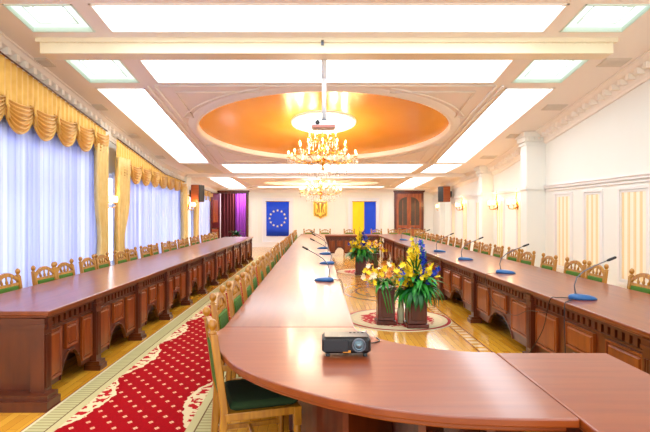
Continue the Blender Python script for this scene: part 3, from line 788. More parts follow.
# ------------------------------------------------------------ chairs
def make_chair(label):
    r = thing('conference_chair', label, 'chair')
    # posts with finials = rear legs continue up
    def yb(z): return -.20-(.0 if z < .45 else (z-.45)*.13)
    for s in (-1, 1):
        p_ = MB(); x = s*.195
        pts = [(0, -.235), (.2, -.215), (.45, -.20), (.6, yb(.6)), (.75, yb(.75)), (.89, yb(.89))]
        vs = []; fs = []
        for (z, y) in pts:
            h = .017 if z < .1 else .02
            vs += [(x-h, y-h, z), (x+h, y-h, z), (x+h, y+h, z), (x-h, y+h, z)]
        for i in range(len(pts)-1):
            for q in range(4): fs.append((i*4+q, i*4+(q+1) % 4, i*4+4+(q+1) % 4, i*4+4+q))
        fs += [(3,2,1,0), tuple(range(len(vs)-4, len(vs)))]
        p_.add(vs, fs); o = p_.build('back_post', M['oak'], r, bevel=.004)
        f = MB(); f.lathe([(.014, .885), (.024, .892), (.024, .9), (.013, .907), (.013, .913), (.022, .925), (.026, .94), (.023, .957), (.013, .97), (.001, .975)], (x, yb(.93), 0), 10)
        f.build('finial', M['oak'], o)
    # crest rail arch
    c = MB(); N = 12
    fn = lambda a, b, d: (a, yb(b)+d, b)
    top = [(-.178+.356*i/N, .868+.077*math.sin(PI*i/N)) for i in range(N+1)]
    bot = [(-.178+.356*i/N, .828+.076*math.sin(PI*i/N)**.8) for i in range(N+1)]
    for i in range(N): c.prism([bot[i], bot[i+1], top[i+1], top[i]], fn, -.014, .014)
    c.build('crest_rail', M['oak'], r)
    for z_ in (.795, .50): c = MB(); c.prism(rect(-.178, .178, z_, z_+.028), fn, -.012, .012); c.build('back_rail', M['oak'], r)
    for xx, hh in ((-.085, .882), (0, .902), (.085, .882)):
        c = MB(); c.tube([(xx*.8, yb(.81), .815), (xx*.9, yb(.84), .84), (xx*.98, yb(.865), .865), (xx, yb(hh), hh+.008)], [.007, .016, .009, .010], 6); c.build('spindle', M['oak'], r)
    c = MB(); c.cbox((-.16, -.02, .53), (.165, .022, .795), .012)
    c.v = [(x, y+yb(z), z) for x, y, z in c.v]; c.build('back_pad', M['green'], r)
    # seat
    s_ = MB(); s_.box((-.22, -.2, .395), (.22, .222, .44))
    s_.build('seat_frame', M['oak'], r, bevel=.004)
    q = MB(); q.cbox((-.205, -.17, .44), (.205, .215, .49), .018); q.build('seat', M['green_seat_shaded'], r, bevel=.006)
    for s in (-1, 1):
        l = MB(); x = s*.205
        l.tube([(x, .205, 0), (x, .205, .1), (x, .205, .32), (x, .205, .40)], [.014, .018, .021, .02], 8); l.cbox((x-.021, .184, .33), (x+.021, .226, .44), .003)
        l.build('leg', M['oak'], r)
        t_ = MB(); t_.cbox((s*.2-.009, -.21, .17), (s*.2+.009, .2, .20), .003); t_.build('stretcher', M['oak'], r)
    t_ = MB(); t_.cbox((-.2, -.01, .175), (.2, .01, .195), .003); t_.build('stretcher', M['oak'], r)
    return r
chair = make_chair('oak chair with green seat, the nearest one, turned from the curved table end')
chair.location = (-.37, 2.95, .013); chair.scale = (1, 1, .96); chair.rotation_euler = (0, 0, -PI/2+math.radians(17)); chair['group'] = 'chairs along the middle table'
bpy.context.view_layer.update()
# left row, backs near the curtains
spots = [5.07]
k = 0
while 5.75+1.15*k < 16.2:
    spots += [5.75+1.15*k, 6.22+1.15*k]; k += 1
spots = [4.55]+spots
spots = [y for y in spots if y < 16.0]
for i, y in enumerate(spots):
    if i == 0: continue
    dup(chair, (-2.90+random.uniform(-.02, .02), y, 0), -PI/2+random.uniform(-.05, .05), 'oak chair behind the long left table, %s from the near end' % ORD[i], 'chairs behind the left table')
# along the middle table
y = 3.77; i = 2
while y < 17.3:
    dup(chair, (-.48+random.uniform(-.02, .02), y, .013), -PI/2+random.uniform(-.06, .06), 'oak chair on the carpet side of the middle table, %s from the near end' % ORD[i], 'chairs along the middle table')
    y += .64; i += 1
# right row
rs = [5.07, 5.95, 6.45, 7.17, 7.93, 8.52]
y = 9.2
while y < 17.3: rs.append(y); y += .66 if len(rs) % 3 else .58
for i, y in enumerate(rs):
    dup(chair, (3.08+random.uniform(-.02, .02), y, 0), PI/2+random.uniform(-.08, .08), 'oak chair behind the long right table, %s from the near end' % ORD[i+1], 'chairs behind the right table')
for i, px in enumerate((309, 325, 349, 376.5, 393, 405.5, 419.5)):
    X = (px-VX)*19.1/F
    dup(chair, (X, 18.85, 0), PI+random.uniform(-.06, .06), 'oak chair at the far end table below the flags, %s from the left' % ORD[i+1], 'chairs behind the far table')

# ------------------------------------------------------------ carpets
c = MB(); c.box((RX0, .5, 0), (RX1, 17.5, .012)); c = c.build('runner_carpet', M['runner']); tag(c, 'long red runner carpet with cream motifs and scrolled beige border', 'carpet')
for (cx, cy, lb) in ((1.14, 7.15, 'round beige and red rug under the near flower stands'), (1.2, 12.9, 'round beige and red rug under the far flower stands')):
    c = MB(); c.lathe([(.001, .012), (.74, .012), (.76, .0)], (0, 0, 0), 64, smooth=False); r = c.build('round_rug', M['rug']); r.location = (cx, cy, .001); tag(r, lb, 'rug', 'round rugs')

# ------------------------------------------------------------ flower stands
def stand(x, y, h, w_, label):
    r = thing('flower_stand', label, 'flower stand', (x, y, .013), 'wooden flower stands')
    z = .013; b = MB(); b.cbox((x-w_/2, y-w_/2, z+.05), (x+w_/2, y+w_/2, h-.03), .01); b.build('body', M['dark'], r)
    b = MB(); b.cbox((x-w_/2-.02, y-w_/2-.02, z), (x+w_/2+.02, y+w_/2+.02, z+.05), .008); b.build('plinth', M['dark'], r)
    b = MB(); b.cbox((x-w_/2-.015, y-w_/2-.015, h-.03), (x+w_/2+.015, y+w_/2+.015, h), .006); b.build('rim', M['dark'], r)
    b = MB(); b.cbox((x-w_/2+.04, y-w_/2-.006, z+.1), (x+w_/2-.04, y-w_/2+.004, h-.07), .005); b.build('raised_panel', M['body'], r)
def petalball(mb, c, r, rnd, n=5):
    """small open bloom with n petals"""
    a0 = rnd.uniform(0, 6); ax = Vector((rnd.uniform(-1, 1), rnd.uniform(-1, .2), rnd.uniform(-.2, 1))).normalized()
    u = ax.orthogonal().normalized(); v = ax.cross(u); c = Vector(c)
    for k in range(n):
        t = a0+2*PI*k/n; d = u*math.cos(t)+v*math.sin(t); s_ = ax.cross(d)
        p = [c, c+d*r*.55-s_*r*.36+ax*r*.25, c+d*r*1.05+ax*r*.45, c+d*r*.55+s_*r*.36+ax*r*.25]
        mb.add(p, [(0,1,2,3)], True)
def bouquet(x, y, z, sc_, kind, label, seed):
    rnd = random.Random(seed)
    r = thing('flower_arrangement', label, 'flowers', (x, y, z), 'flower arrangements')
    P = lambda a, b, c: (x+a*sc_, y+b*sc_, z+c*sc_)
    if kind == 'tall':
        l = MB()
        for k in range(90):
            a = rnd.uniform(0, 2*PI); leafblade(l, P(rnd.uniform(-.08, .08), rnd.uniform(-.08, .08), rnd.uniform(.02, .15)), a, rnd.uniform(.1, 1.1), rnd.uniform(.30, .48)*sc_, rnd.uniform(.026, .05)*sc_, rnd.uniform(.6, 1.2))
        l.build('leaves', M['leaf'], r)
        l = MB()
        for k in range(30):
            a = rnd.uniform(-PI, 0) if k % 3 else rnd.uniform(0, 2*PI); leafblade(l, P(rnd.uniform(-.1, .1), -.1, .06), a, rnd.uniform(-.2, .5), rnd.uniform(.28, .40)*sc_, .03*sc_, 1.0)
        for k in range(10):
            a = rnd.uniform(0, 2*PI); leafblade(l, P(0, 0, .15), a, 1.25, rnd.uniform(.4, .6)*sc_, .014*sc_, .5)
        l.build('drooping_leaves', M['leafd'], r)
        spikes = [(-.03, .75, 'y'), (-.10, .60, 'y'), (.02, .66, 'y'), (.09, .70, 'b'), (.15, .55, 'b'), (.06, .5, 'b'), (-.2, .42, 'y'), (.22, .40, 'y'), (-.02, .45, 'y'), (.30, .36, 'b'), (-.28, .33, 'y'), (-.13, .38, 'y')]
        for (a, h, c_) in spikes:
            b_ = rnd.uniform(-.06, .06)
            st = MB().tube([P(a*.2, b_, .05), P(a*.7, b_, h*.6), P(a, b_, h)], .006*sc_, 5).build('stem', M['leaf'], r)
            n = int(h*26); q = MB()
            for k in range(n):
                t = .35+.65*k/n; rr = .045*(1.25-t)*sc_+.016*sc_
                petalball(q, P(a*t**.8+rnd.uniform(-.02, .02), b_+rnd.uniform(-.035, .02), h*t), rr*1.25, rnd)
            q.build('flower_spike', M['yellow' if c_ == 'y' else 'bluef'], st)
        for k in range(44):
            a = rnd.uniform(-.3, .3); h = rnd.uniform(.10, .38)*(1-.6*abs(a)); q = MB(); petalball(q, P(a, rnd.uniform(-.22, .06), h+.05), rnd.uniform(.036, .055)*sc_, rnd, 6)
            q.build('bloom', M['yellow' if rnd.random() < .72 else 'bluef'], r)
    else:
        l = MB()
        for k in range(36):
            a = rnd.uniform(0, 2*PI); leafblade(l, P(0, 0, rnd.uniform(0, .08)), a, rnd.uniform(.2, 1.2), rnd.uniform(.16, .3)*sc_, .028*sc_, .9)
        l.build('leaves', M['leaf'], r)
        for nm, mt, n in (('orange_blooms', 'orange', 28), ('cream_blooms', 'creamp', 14), ('yellow_blooms', 'yellow', 30)):
            for k in range(n):
                q = MB(); th = rnd.uniform(0, 2*PI); ph = rnd.uniform(0, 1.4); R_ = rnd.uniform(.17, .3)
                petalball(q, P(R_*math.cos(th)*math.cos(ph)*1.15, R_*math.sin(th)*math.cos(ph), .06+R_*math.sin(ph)*.95), rnd.uniform(.035, .055)*sc_, rnd, 6); q.build(nm[:-1], M[mt], r)
        for k in range(3): q = MB(); q.tube([P(-.05+.05*k, -.1, .02), P(-.02+.04*k, -.22, -.12), P(.02+.03*k, -.25, -.3)], .006*sc_, 5); q.build('trailing_stem', M['leaf'], r)
stand(1.31, 6.66, .46, .25, 'dark wooden flower stand with tall yellow and blue flowers, near right')
stand(.93, 6.85, .51, .23, 'dark wooden flower stand with orange and cream flowers, near left')
stand(1.06, 12.3, .46, .25, 'dark wooden flower stand with yellow and blue flowers, farther rug')
stand(1.42, 12.7, .50, .23, 'dark wooden flower stand with orange flowers, farther rug')
bouquet(1.31, 6.66, .46, 1.0, 'tall', 'tall arrangement of yellow and blue flowers on the nearer right stand', 1)
bouquet(.90, 6.8, .51, 1.0, 'low', 'rounded orange and cream flower arrangement on the nearer left stand', 2)
bouquet(1.06, 12.3, .46, .95, 'tall', 'tall arrangement of yellow and blue flowers on the farther stand', 3)
bouquet(1.42, 12.7, .50, .95, 'low', 'rounded orange flower arrangement on the farther stand', 4)
# pale vase between the near stands
v = MB(); v.lathe([(.03, 0), (.045, .01), (.05, .15), (.035, .3), (.03, .36), (.04, .4), (.035, .4), (.026, .36), (.03, .1), (.001, .02)], (1.14, 6.84, .014), 18)
v = v.build('floor_vase', plain('pale_ceramic', (226, 232, 190), .3)); tag(v, 'slim pale floor vase between the two near flower stands', 'vase')

# ------------------------------------------------------------ microphones
def make_mic():
    r = thing('desk_microphone', '', 'microphone')
    b = MB(); N = 20
    prof = [(1.0, 0), (1.0, .008), (.85, .02), (.5, .03), (.001, .034)]
    vs = []; fs = []
    for (k_, z) in prof:
        for i in range(N):
            t = 2*PI*i/N; vs.append((.066*k_*math.cos(t), .12*k_*math.sin(t)+.02*(1-k_), z*1.3+.009*k_*(1+math.sin(t))*(1 if z > .005 else 0)))
    for l in range(len(prof)-1):
        for i in range(N): fs.append((l*N+i, l*N+(i+1) % N, l*N+N+(i+1) % N, l*N+N+i))
    fs.append(tuple(range(N-1, -1, -1))); b.add(vs, fs, True); b.build('base', M['blue'], r)
    g_ = MB(); g_.lathe([(.014, .02), (.012, .05), (.009, .055)], (0, .06, 0), 10)
    g_.tube([(0, .06, .05), (0, .07, .12), (0, .05, .19), (0, -.01, .25), (0, -.10, .30), (0, -.2, .345)], .0055, 8); g_.build('gooseneck', M['grey'], r)
    h = MB(); h.tube([(0, -.2, .345), (0, -.215, .352), (0, -.27, .376), (0, -.278, .38)], [.007, .012, .012, .006], 10); h.build('capsule', M['black'], r)
    q = MB(); q.cbox((-.02, -.04, .024), (.02, -.01, .034), .002); q.build('button', M['grey'], r)
    return r
mic0 = make_mic()
# right table mics: neck leans to the chairs (+x)
RM = [(2.36, 4.45), (2.40, 6.38), (2.43, 8.2), (2.42, 9.9), (2.45, 12.1), (2.45, 14.2)]
for i, (x, y) in enumerate(RM):
    lb = 'blue gooseneck microphone on the right table, %s from the near end' % ORD[i+1]
    if i == 0: mic0.location = (x, y, .751); mic0.rotation_euler = (0, 0, PI/2-.15); mic0['label'] = lb; mic0['group'] = 'desk microphones'
    else: dup(mic0, (x, y, .751), PI/2-.2+random.uniform(-.3, .3), lb, 'desk microphones')
for i, (px, py) in enumerate(((324, 281), (327, 264), (325, 254.4), (322.5, 248.8))):
    Y = .765*F/(py-VY); X = (px-VX)*Y/F
    dup(mic0, (X, Y, .751), -PI/2-.35+random.uniform(-.15, .15), 'blue gooseneck microphone on the middle table, %s from the near end' % ORD[i+1], 'desk microphones')
def cable(pts, label, r=.004):
    P_ = [Vector(p) for p in pts]; out = []
    for i in range(len(P_)-1):
        p0, p1, p2, p3 = P_[max(i-1, 0)], P_[i], P_[i+1], P_[min(i+2, len(P_)-1)]
        for k in range(6):
            t = k/6; out.append(.5*((2*p1)+(-p0+p2)*t+(2*p0-5*p1+4*p2-p3)*t*t+(-p0+3*p1-3*p2+p3)*t**3))
    out.append(P_[-1]); o = MB().tube(out, r, 6).build('cable', M['cable']); tag(o, label, 'cable')
cable([(2.27, 4.48, .757), (2.16, 4.5, .757), (2.10, 4.52, .73), (2.085, 4.62, .45), (2.05, 4.8, .2), (2.04, 5.0, .006), (1.98, 5.3, .006)], 'black cable hanging from the nearest right microphone to the floor')
cable([(2.27, 4.42, .757), (2.15, 4.3, .757), (2.10, 4.25, .72), (2.08, 4.2, .4), (2.07, 4.15, .1), (2.06, 4.1, .006)], 'second black cable hanging down the near right table front')
cable([(2.33, 6.4, .757), (2.16, 6.3, .757), (2.10, 6.25, .72), (2.085, 6.0, .5), (2.10, 5.4, .42), (2.08, 4.95, .55), (2.1, 4.6, .6)], 'looping cable along the right table front below the second microphone', .003)
cable([(.16, 5.72, .757), (.23, 5.7, .757), (.275, 5.65, .74), (.29, 5.4, .55), (.3, 5.0, .3), (.31, 4.8, .006)], 'black cable dropping from the nearest middle table microphone')

# ------------------------------------------------------------ projector on the table
PR = thing('projector', 'black projector standing on the curved table end', 'projector', (.157, 2.78, .75))
px, py, pz = .155, 2.66, .766
b = MB(); b.cbox((px-.131, py, pz), (px+.131, py+.15, pz+.086), .014); b.build('housing', M['black'], PR, bevel=.004)
b = MB(); b.cbox((px-.118, py+.012, pz+.085), (px+.118, py+.14, pz+.089), .004); b.build('top_cover', M['black'], PR)
b = MB(); b.cbox((px-.125, py-.006, pz+.012), (px+.01, py+.004, pz+.078), .003); b.build('front_grille', plain('dark_grey_plastic', (30, 31, 36), .4), PR)
lx = px+.065; Rx = Matrix.Translation((lx, py, pz+.048)) @ Matrix.Rotation(PI/2, 4, 'X')
b = MB(); b.lathe([(.037, -.002), (.037, .012), (.031, .014), (.029, .004)], n=28, mat=Rx); lo = b.build('lens_ring', M['grey'], PR)
b = MB(); b.lathe([(.029, .004), (.022, .012), (.020, .006), (.016, .014), (.008, .018), (.0005, .019)], n=28, mat=Rx); b.build('lens', M['silver'], lo)
b = MB(); b.cbox((px-.02, py-.004, pz+.008), (px+.022, py+.002, pz+.02), .001); b.build('label_strip', M['label'], PR)
for dx, dy in ((-.1, .02), (.1, .02), (0, .12)):
    b = MB(); b.lathe([(.012, 0), (.012, .01), (.008, .017)], (px+dx, py+dy, .751), 12); b.build('foot', M['black'], PR)
for k in range(4): b = MB(); b.cbox((px+.02+.022*k, py+.10, pz+.088), (px+.034+.022*k, py+.112, pz+.092), .002); b.build('button', M['black'], PR)
cable([(px+.1, py+.15, .79), (px+.13, py+.2, .775), (.33, 2.93, .757), (.37, 2.98, .757), (.36, 3.05, .757)], 'short black cable behind the table projector')

# ------------------------------------------------------------ ceiling projector on its pole
CPJ = thing('ceiling_projector', 'white projector hanging on a long pole from the dentil beam', 'projector', (.10, 7.5, Zc(7.5)))
MB().tube([(.10, 7.55, Zc(7.5)), (.10, 7.55, 3.55)], .042, 14).build('pole', M['white'], CPJ)
MB().tube([(.10, 7.55, 3.58), (.10, 7.55, 2.93)], .034, 14).build('pole', M['white'], CPJ)
b = MB(); b.lathe([(.06, 0), (.06, .03), (.045, .035)], (.10, 7.55, 2.9), 16); b.box((-.02, 7.45, 2.90), (.22, 7.66, 2.915)); b.build('bracket', M['grey'], CPJ)
b = MB(); b.cbox((-.09, 7.42, 2.79), (.27, 7.70, 2.90), .015); b.build('housing', M['white'], CPJ, bevel=.005)
b = MB(); b.cbox((-.08, 7.412, 2.79), (.26, 7.43, 2.83), .004); b.build('front_band', plain('pink_band', (196, 130, 120), .5), CPJ)
b = MB(); b.lathe([(.03, 0), (.03, .012), (.02, .014), (.001, .01)], n=16, mat=Matrix.Translation((.0, 7.42, 2.865)) @ Matrix.Rotation(PI/2, 4, 'X')); b.build('lens', M['black'], CPJ)
b = MB(); b.box((.05, 7.1, Zc(7.13)-.10), (.09, 7.13, Zc(7.13)-.03)); b.build('mount_plate', M['grey'], CPJ)

# ------------------------------------------------------------ chandeliers
def chandelier(x, y, z0, z1, zceil, label):
    """z0 bottom, z1 top of the body"""
    r = thing('chandelier', label, 'chandelier', (x, y, zceil), 'brass candle chandeliers')
    Hh = z1-z0
    s = MB(); s.tube([(x, y, z1-.02), (x, y, zceil-.04)], .012, 8); s.lathe([(.001, -.03), (.06, -.04), (.09, -.07), (.05, -.12), (.012, -.17)][::-1], (x, y, zceil), 16)
    s.lathe([(.001, 0), (.03, .01), (.05, .05), (.02, .09), (.03, .14), (.09, .2), (.06, .26), (.02, .3), (.03, .42), (.07, .48), (.03, .54), (.02, .7), (.05, .76), (.02, .82), (.015, .9)], (x, y, z0+.06), 16)
    s.build('stem', M['gold'], r)
    def arm(R, zb, name, n, off):
        m_arm = MB(); m_arm.tube([(0, 0, zb+.04), (R*.25, 0, zb-.05), (R*.55, 0, zb-.09), (R*.85, 0, zb-.03), (R, 0, zb+.03)], [.012, .011, .01, .009, .008], 6)
        m_arm.lathe([(.001, 0), (.045, .01), (.05, .022), (.02, .026)], (R, 0, zb+.02), 10)
        m_c = MB(); m_c.lathe([(.014, .03), (.014, .11), (.001, .11)], (R, 0, zb+.015), 8)
        m_b = MB(); m_b.lathe([(.001, 0), (.016, .012), (.02, .03), (.012, .055), (.001, .075)], (R, 0, zb+.122), 8)
        m_d = MB(); m_d.tube([(R*.55, 0, zb-.09), (R*.55, 0, zb-.115)], .003, 4); m_d.tube([(R*.55, 0, zb-.105), (R*.8, 0, zb-.05), (R-.04, 0, zb+.0), (R+.04, 0, zb+.0)], .003, 4)
        for dx, dz in ((0, 0), (-.04, -.005), (.04, -.005)):
            m_d.lathe([(.001, -.075), (.011, -.045), (.001, -.012)], (R+dx, 0, zb+.02+dz), 5, smooth=False)
        m_d.lathe([(.001, -.1), (.012, -.06), (.001, -.02)], (R*.55, 0, zb-.1), 5, smooth=False)
        meshes = None
        for k in range(n):
            if meshes is None:
                o = m_arm.build('arm', M['gold'], None); c_ = m_c.build('candle', M['creamp'], None); b_ = m_b.build('bulb', M['bulb'], None); d_ = m_d.build('crystal_drops', M['crystal'], None)
                meshes = (o, c_, b_, d_)
            else: o, c_, b_, d_ = [q.copy() for q in meshes]; [COL.objects.link(q) for q in (o, c_, b_, d_)]
            o.parent = r; o.location = (0, 0, -zceil); o.rotation_euler = (0, 0, off+2*PI*k/n)
            for q in (c_, b_, d_): q.parent = o; q.location = (0, 0, 0)
    arm(.78, z0+.32, 'lower', 12, .13); arm(.54, z0+.55, 'middle', 10, .3); arm(.30, z0+.80, 'upper', 6, .1)
    cr = MB(); rnd = random.Random(5)
    for R, z in ((.78, .18), (.55, .02), (.5, .42), (.35, -.04), (.27, .62), (.15, -.08)):
        n = int(R*46)+8
        for k in range(n):
            t = 2*PI*k/n; dz = -.05*abs(math.sin(6*t))
            cr.lathe([(.001, -.026), (.015, 0), (.001, .026)], (x+R*math.cos(t), y+R*math.sin(t), z0+z+dz+.1), 5, smooth=False)
            if k % 2 == 0: cr.lathe([(.001, -.075), (.016, -.03), (.001, .0)], (x+R*math.cos(t), y+R*math.sin(t), z0+z+dz+.07), 5, smooth=False)
    o = cr.build('crystal_chains', M['crystal'], r); o['kind'] = 'stuff'
    for k in range(8):
        d = bpy.data.lights.new('candle_lamp', 'POINT'); d.energy = 11; d.color = (1, .80, .56); d.shadow_soft_size = .03
        l = bpy.data.objects.new('candle_lamp', d); COL.objects.link(l); t = .4+2*PI*k/8; R_ = .8 if k % 2 else .54
        l.location = (x+R_*math.cos(t), y+R_*math.sin(t), z0+(.52 if k % 2 else .76))
chandelier(.12, 11.42, 2.42, 3.4, zd1, 'large crystal chandelier with candle bulbs under the orange oval')
chandelier(.12, 19.0, 1.98, 2.7, zd2, 'smaller looking crystal chandelier farther back, before the emblem')

# ------------------------------------------------------------ sconces
def make_sconce():
    r = thing('wall_sconce', '', 'wall lamp')
    # local: wall plane y=0, sticks out to -y ... build facing -Y
    b = MB(); b.lathe([(.001, .02), (.045, .015), (.05, 0)], n=14, mat=Matrix.Rotation(PI/2, 4, 'X')); b.v = [(x, y, z*1.8) for x, y, z in b.v]
    b.tube([(0, -.02, .0), (0, -.05, .12), (0, -.03, .22), (0, -.03, .28)], [.012, .014, .01, .006], 8); b.lathe([(.001, .28), (.02, .3), (.001, .34)], (0, -.03, 0), 8); b.build('backplate', M['gold'], r)
    for s in (-1, 1):
        a = MB(); a.tube([(0, -.02, -.02), (s*.05, -.08, -.07), (s*.12, -.13, -.06), (s*.14, -.14, 0)], .008, 8); a.lathe([(.001, 0), (.03, .005), (.035, .015)], (s*.14, -.14, 0), 10)
        a = a.build('arm', M['gold'], r)
        q = MB(); q.lathe([(.022, .01), (.04, .04), (.045, .075), (.035, .11), (.04, .125)], (s*.14, -.14, 0), 14); q.build('lamp_shade', M['shade'], a)
        q = MB(); q.lathe([(.001, -.05), (.01, -.03), (.001, -.01)], (s*.14, -.14, 0), 5, smooth=False); q.build('crystal_drop', M['crystal'], a)
    return r
sc0 = make_sconce(); sc0.scale = (1.35, 1.35, 1.35); first = True
SC = [(XR, 13.0, 'r', 'nearest on the right wall'), (XR, 14.45, 'r', 'second on the right wall, before the far pilaster'), (XR, 17.9, 'r', 'third on the right wall, nearer the speaker'), (XR, 20.9, 'r', 'farthest on the right wall, under the speaker'),
      (XL+.12, 10.58, 'l', 'on the left wall between the first two windows'), (XL+.2, 17.15, 'l', 'on the left wall under the speaker')]
for (x, y, s, lb) in SC:
    z = 1.72; rz = -PI/2 if s == 'r' else PI/2; L_ = 'brass two-armed wall sconce, '+lb
    if first: sc0.location = (x, y, z); sc0.rotation_euler = (0, 0, rz); sc0['label'] = L_; sc0['group'] = 'wall sconces'; first = False
    else: dup(sc0, (x, y, z), rz, L_, 'wall sconces')
    d = bpy.data.lights.new('sconce_glow', 'POINT'); d.energy = 4.5; d.color = (1, .56, .24); d.shadow_soft_size = .06
    l = bpy.data.objects.new('sconce_glow', d); COL.objects.link(l); l.location = (x+(-.2 if s == 'r' else .2), y, z+.17)

# ------------------------------------------------------------ speakers
def speaker(x, y, z, rz, label):
    r = thing('loudspeaker', label, 'loudspeaker', (x, y, z), 'wall loudspeakers')
    b = MB(); b.cbox((-.19, -.14, -.3), (.19, .16, .3), .01); o = b.build('cabinet', M['spk'], None); o.parent = r
    b = MB(); b.cbox((-.18, -.165, -.29), (.18, -.14, .29), .01); o2 = b.build('grille', M['black'], None); o2.parent = r
    b = MB(); b.box((-.03, .16, -.05), (.03, .30, .05)); b.box((-.06, .29, -.12), (.06, .31, .12)); o3 = b.build('bracket', M['black'], None); o3.parent = r
    r.rotation_euler = (0, 0, rz)
speaker(-4.18, 17.45, 2.21, math.radians(74), 'wooden loudspeaker with black front on the left wall between the windows')
speaker(4.86, 19.2, 2.25, math.radians(-72), 'wooden loudspeaker with black front on the right wall near the back door')

# ------------------------------------------------------------ vents
for s, nm in ((-1, 'left'), (1, 'right')):
    for i, yy in enumerate((5.9, 7.88, 9.86, 11.75, 13.66)):
        x = X0+s*4.53; lb = 'small grey ceiling vent over the %s side, %s from the near end' % (nm, ORD[i+1])
        r = thing('ceiling_vent', lb, 'vent', (x, yy, Zc(yy)), 'small ceiling vents')
        a = MB(); plate(a, x-.2, x+.2, yy-.15, yy+.15, -.012, .012); a.build('frame', M['vent'], r)
        a = MB()
        for k in range(6): plate(a, x-.18, x+.18, yy-.13+k*.045, yy-.11+k*.045, -.022, .01)
        a.build('slats', M['vent'], r)

# ------------------------------------------------------------ flags and emblem
def PB(px_, py_): return ((px_-VX)*(YB)/F, H+(VY-py_)*YB/F)
x0, z1 = PB(261.5, 197); x1, z0 = PB(294, 243)
b = MB(); b.box((x0, YB-.04, z0), (x1, YB-.026, z1)); struct(b.build('trim_flag_board', M['white']))
frb = MB(); frame_rect(frb, lambda a, b, d: (a, YB-.04-d, b), x0, x1, z0, z1, .05, .02); trim(frb, M['wmould'])
x0, z1 = PB(347.5, 197); x1, z0 = PB(380, 243)
b = MB(); b.box((x0, YB-.04, z0), (x1, YB-.026, z1)); struct(b.build('trim_flag_board', M['white']))
frb = MB(); frame_rect(frb, lambda a, b, d: (a, YB-.04-d, b), x0, x1, z0, z1, .05, .02); trim(frb, M['wmould'])
def flagcloth(x0, x1, z0, z1, y, ph=0):
    d = MB(); d.grid(lambda u, v: (x0+(x1-x0)*u, y+.006*math.sin(u*14+ph), z0+(z1-z0)*v), 24, 4)
    return d
x0, z1 = PB(266.5, 201.5); x1, z0 = PB(289, 236)
fl = thing('banner', 'blue banner with a ring of twelve yellow stars on the back wall', 'flag', ((x0+x1)/2, YB-.08, z0))
o = flagcloth(x0, x1, z0, z1, YB-.075).build('cloth', M['fblue'], fl); o.modifiers.new('t', 'SOLIDIFY').thickness = .004
cx, cz = (x0+x1)/2, (z0+z1)/2+.02
for k in range(12):
    t = 2*PI*k/12; sx, sz = cx+.355*math.cos(t), cz+.355*math.sin(t); pts = []
    for q in range(10):
        rr = .06 if q % 2 == 0 else .026; a = PI/2+PI*q/5; pts.append((sx+rr*math.cos(a), sz+rr*math.sin(a)))
    MB().prism(pts, lambda a, b, d: (a, YB-.09-d, b), 0, .004).build('star', M['fstar'], fl)
MB().tube([(x0-.03, YB-.08, z1), (x1+.03, YB-.08, z1)], .014).build('rod', M['gold'], fl)
x0, z1 = PB(352.5, 201.5); x1, z0 = PB(375.6, 243); xm = (x0+x1)/2
fl = thing('banner', 'yellow and blue vertical two-colour banner on the back wall', 'flag', (xm, YB-.08, z0))
o = flagcloth(x0, xm, z0, z1, YB-.075).build('yellow_half', M['fyel'], fl); o.modifiers.new('t', 'SOLIDIFY').thickness = .004
o = flagcloth(xm, x1, z0, z1, YB-.075, 7).build('blue_half', M['fblue'], fl); o.modifiers.new('t', 'SOLIDIFY').thickness = .004
MB().tube([(x0-.03, YB-.08, z1), (x1+.03, YB-.08, z1)], .014).build('rod', M['gold'], fl)
# emblem: gold shield with a trident
x0, z1 = PB(313.5, 201); x1, z0 = PB(327.3, 218.8); xm = (x0+x1)/2; hw_ = (x1-x0)/2; hh = z1-z0
em = thing('emblem', 'golden shield emblem with a trident on the back wall', 'emblem', (xm, YB-.04, z0))
sh = [(-1, 1), (1, 1), (1, .28), (.9, .16), (.3, .08), (0, 0), (-.3, .08), (-.9, .16), (-1, .28)]
FE = lambda a, b, d: (xm+a*hw_, YB-.03-d, z0+b*hh)
MB().prism(sh, FE, 0, .03).build('shield', M['lblue'], em)
g_ = MB()
n = len(sh)
for i in range(n):
    p, q = sh[i], sh[(i+1) % n]; pi_ = (p[0]*.88, .5+(p[1]-.5)*.92); qi = (q[0]*.88, .5+(q[1]-.5)*.92)
    g_.prism([p, q, qi, pi_], FE, .03, .05)
g_.build('rim', M['gold'], em)
t_ = MB()
t_.prism([(-.09, .2), (.09, .2), (.07, .6), (.14, .86), (0, .9), (-.14, .86), (-.07, .6)], FE, .03, .055)
for s in (-1, 1):
    t_.prism([(s*.72, .88), (s*.55, .84), (s*.55, .32), (s*.72, .26)], FE, .03, .055)
    t_.prism([(s*.72, .26), (s*.72, .34), (s*.09, .34), (s*.09, .26)], FE, .03, .055)
    t_.prism([(s*.55, .84), (s*.42, .70), (s*.30, .52), (s*.38, .5), (s*.55, .66)], FE, .03, .055)
    t_.prism([(s*.34, .34), (s*.26, .34), (s*.30, .56), (s*.38, .54)], FE, .03, .055)
    t_.prism([(s*.30, .26), (s*.05, .12), (0, .18), (s*.18, .30)], FE, .03, .055)
t_.build('trident', M['gold'], em)

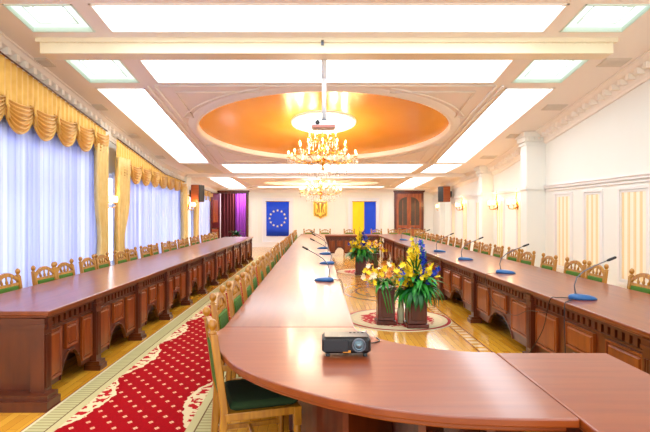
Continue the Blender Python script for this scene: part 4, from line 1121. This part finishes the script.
# ------------------------------------------------------------ curtains
def valance(y0, y1, xw, zs_, drop, pitch, topf, label):
    r = thing('valance', label, 'valance', (xw, (y0+y1)/2, zs_))
    h = MB()
    def hf(u, v):
        y = y0+(y1-y0)*u; zt__ = topf(y); zb = zs_-.22; z = zb+(zt__-zb)*v
        return (xw+.018*math.sin(y*2*PI/.14), y, z)
    h.grid(hf, int((y1-y0)/.018), 4); h.build('pleated_heading', M['drape'] if False else M['damask'], r)
    n = round((y1-y0)/pitch); p = (y1-y0)/n
    for k in range(n):
        a = y0+p*k; s = MB(); zt0 = min(zs_, min(topf(a), topf(a+p)))
        dd = drop if zt0 == zs_ else drop-(zs_-zt0)
        def sf(u, v):
            y = a-.04+(p+.08)*u; w__ = max(0.0, math.sin(PI*u))**.6
            z = zt0-.03-(.03+.13*v)*(1-w__)-dd*w__*(.16+.84*v)
            bul = .05+.05*math.sin(PI*u)*math.sin(PI*min(1, v*.9+.1)) + .034*math.sin(v*2*PI*6.5)*(.35+.65*w__)
            return (xw+bul, y, z)
        s.grid(sf, 18, 40); s.build('swag', M['damask'], r)
        t2 = MB(); yy = a; zt2 = zt0
        if k > 0 or True:
            def jf(u, v):
                ang = 2*PI*u; rr = .014+.014*v+.005*math.sin(6*ang)
                return (xw+.10+rr*.6*math.cos(ang), yy+rr*math.sin(ang), zt2+.0-.20*v)
            t2.grid(jf, 24, 5); t2.build('tail', M['damask'], r)
            t3 = MB(); t3.lathe([(.001, 0), (.022, -.01), (.022, -.05), (.012, -.06), (.032, -.19), (.02, -.195)], (xw+.11, yy, zt2-.19), 10); t3.build('tassel', M['damask'], r)
    g2 = MB(); g2.tube([(xw+.04, y0, topf(y0)-.01), (xw+.04, (min(KY, y1) if y0 < KY else y1), topf(min(KY, y1) if y0 < KY else y1)-.01)]+([(xw+.04, y1, topf(y1)-.01)] if y1 > KY and y0 < KY else []), .012, 6); g2.build('top_braid', M['dark'], r)
cb = lambda y: Zc(y)-.29
XV = -4.42
valance(4.2, 10.42, XV, 3.23, .53, .69, cb, 'gold swagged valance over the nearest left window')
valance(10.95, 16.6, XV, 2.74, .50, .67, cb, 'gold swagged valance over the second left window')
valance(17.9, 20.8, XV, 2.6, .38, .65, cb, 'short gold valance over the farthest left window')
for (a, b, z, n_) in ((3.2, 10.25, 2.95, 'nearest'), (11.05, 16.5, 2.42, 'second'), (17.9, 20.8, 2.3, 'farthest')):
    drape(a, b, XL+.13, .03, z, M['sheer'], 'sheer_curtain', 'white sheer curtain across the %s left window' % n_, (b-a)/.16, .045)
drape(9.85, 10.36, XL+.29, .03, 2.9, M['drape'], 'side_drape', 'cream gold drape at the far side of the nearest left window', 4, .06, waist=(1.0, .35, 1.0))
drape(10.9, 11.6, XL+.29, .03, 2.75, M['drape'], 'side_drape', 'cream gold tied drape at the near side of the second left window', 5, .07, waist=(.9, .6, 0.0))
drape(16.1, 16.62, XL+.29, .03, 2.4, M['drape'], 'side_drape', 'cream gold drape at the far side of the second left window', 4, .06, waist=(1.0, .3, 1.0))
drape(17.85, 18.3, XL+.29, .03, 2.4, M['drape'], 'side_drape', 'cream gold drape at the near side of the farthest left window', 4, .06, waist=(1.0, .3, 0.0))
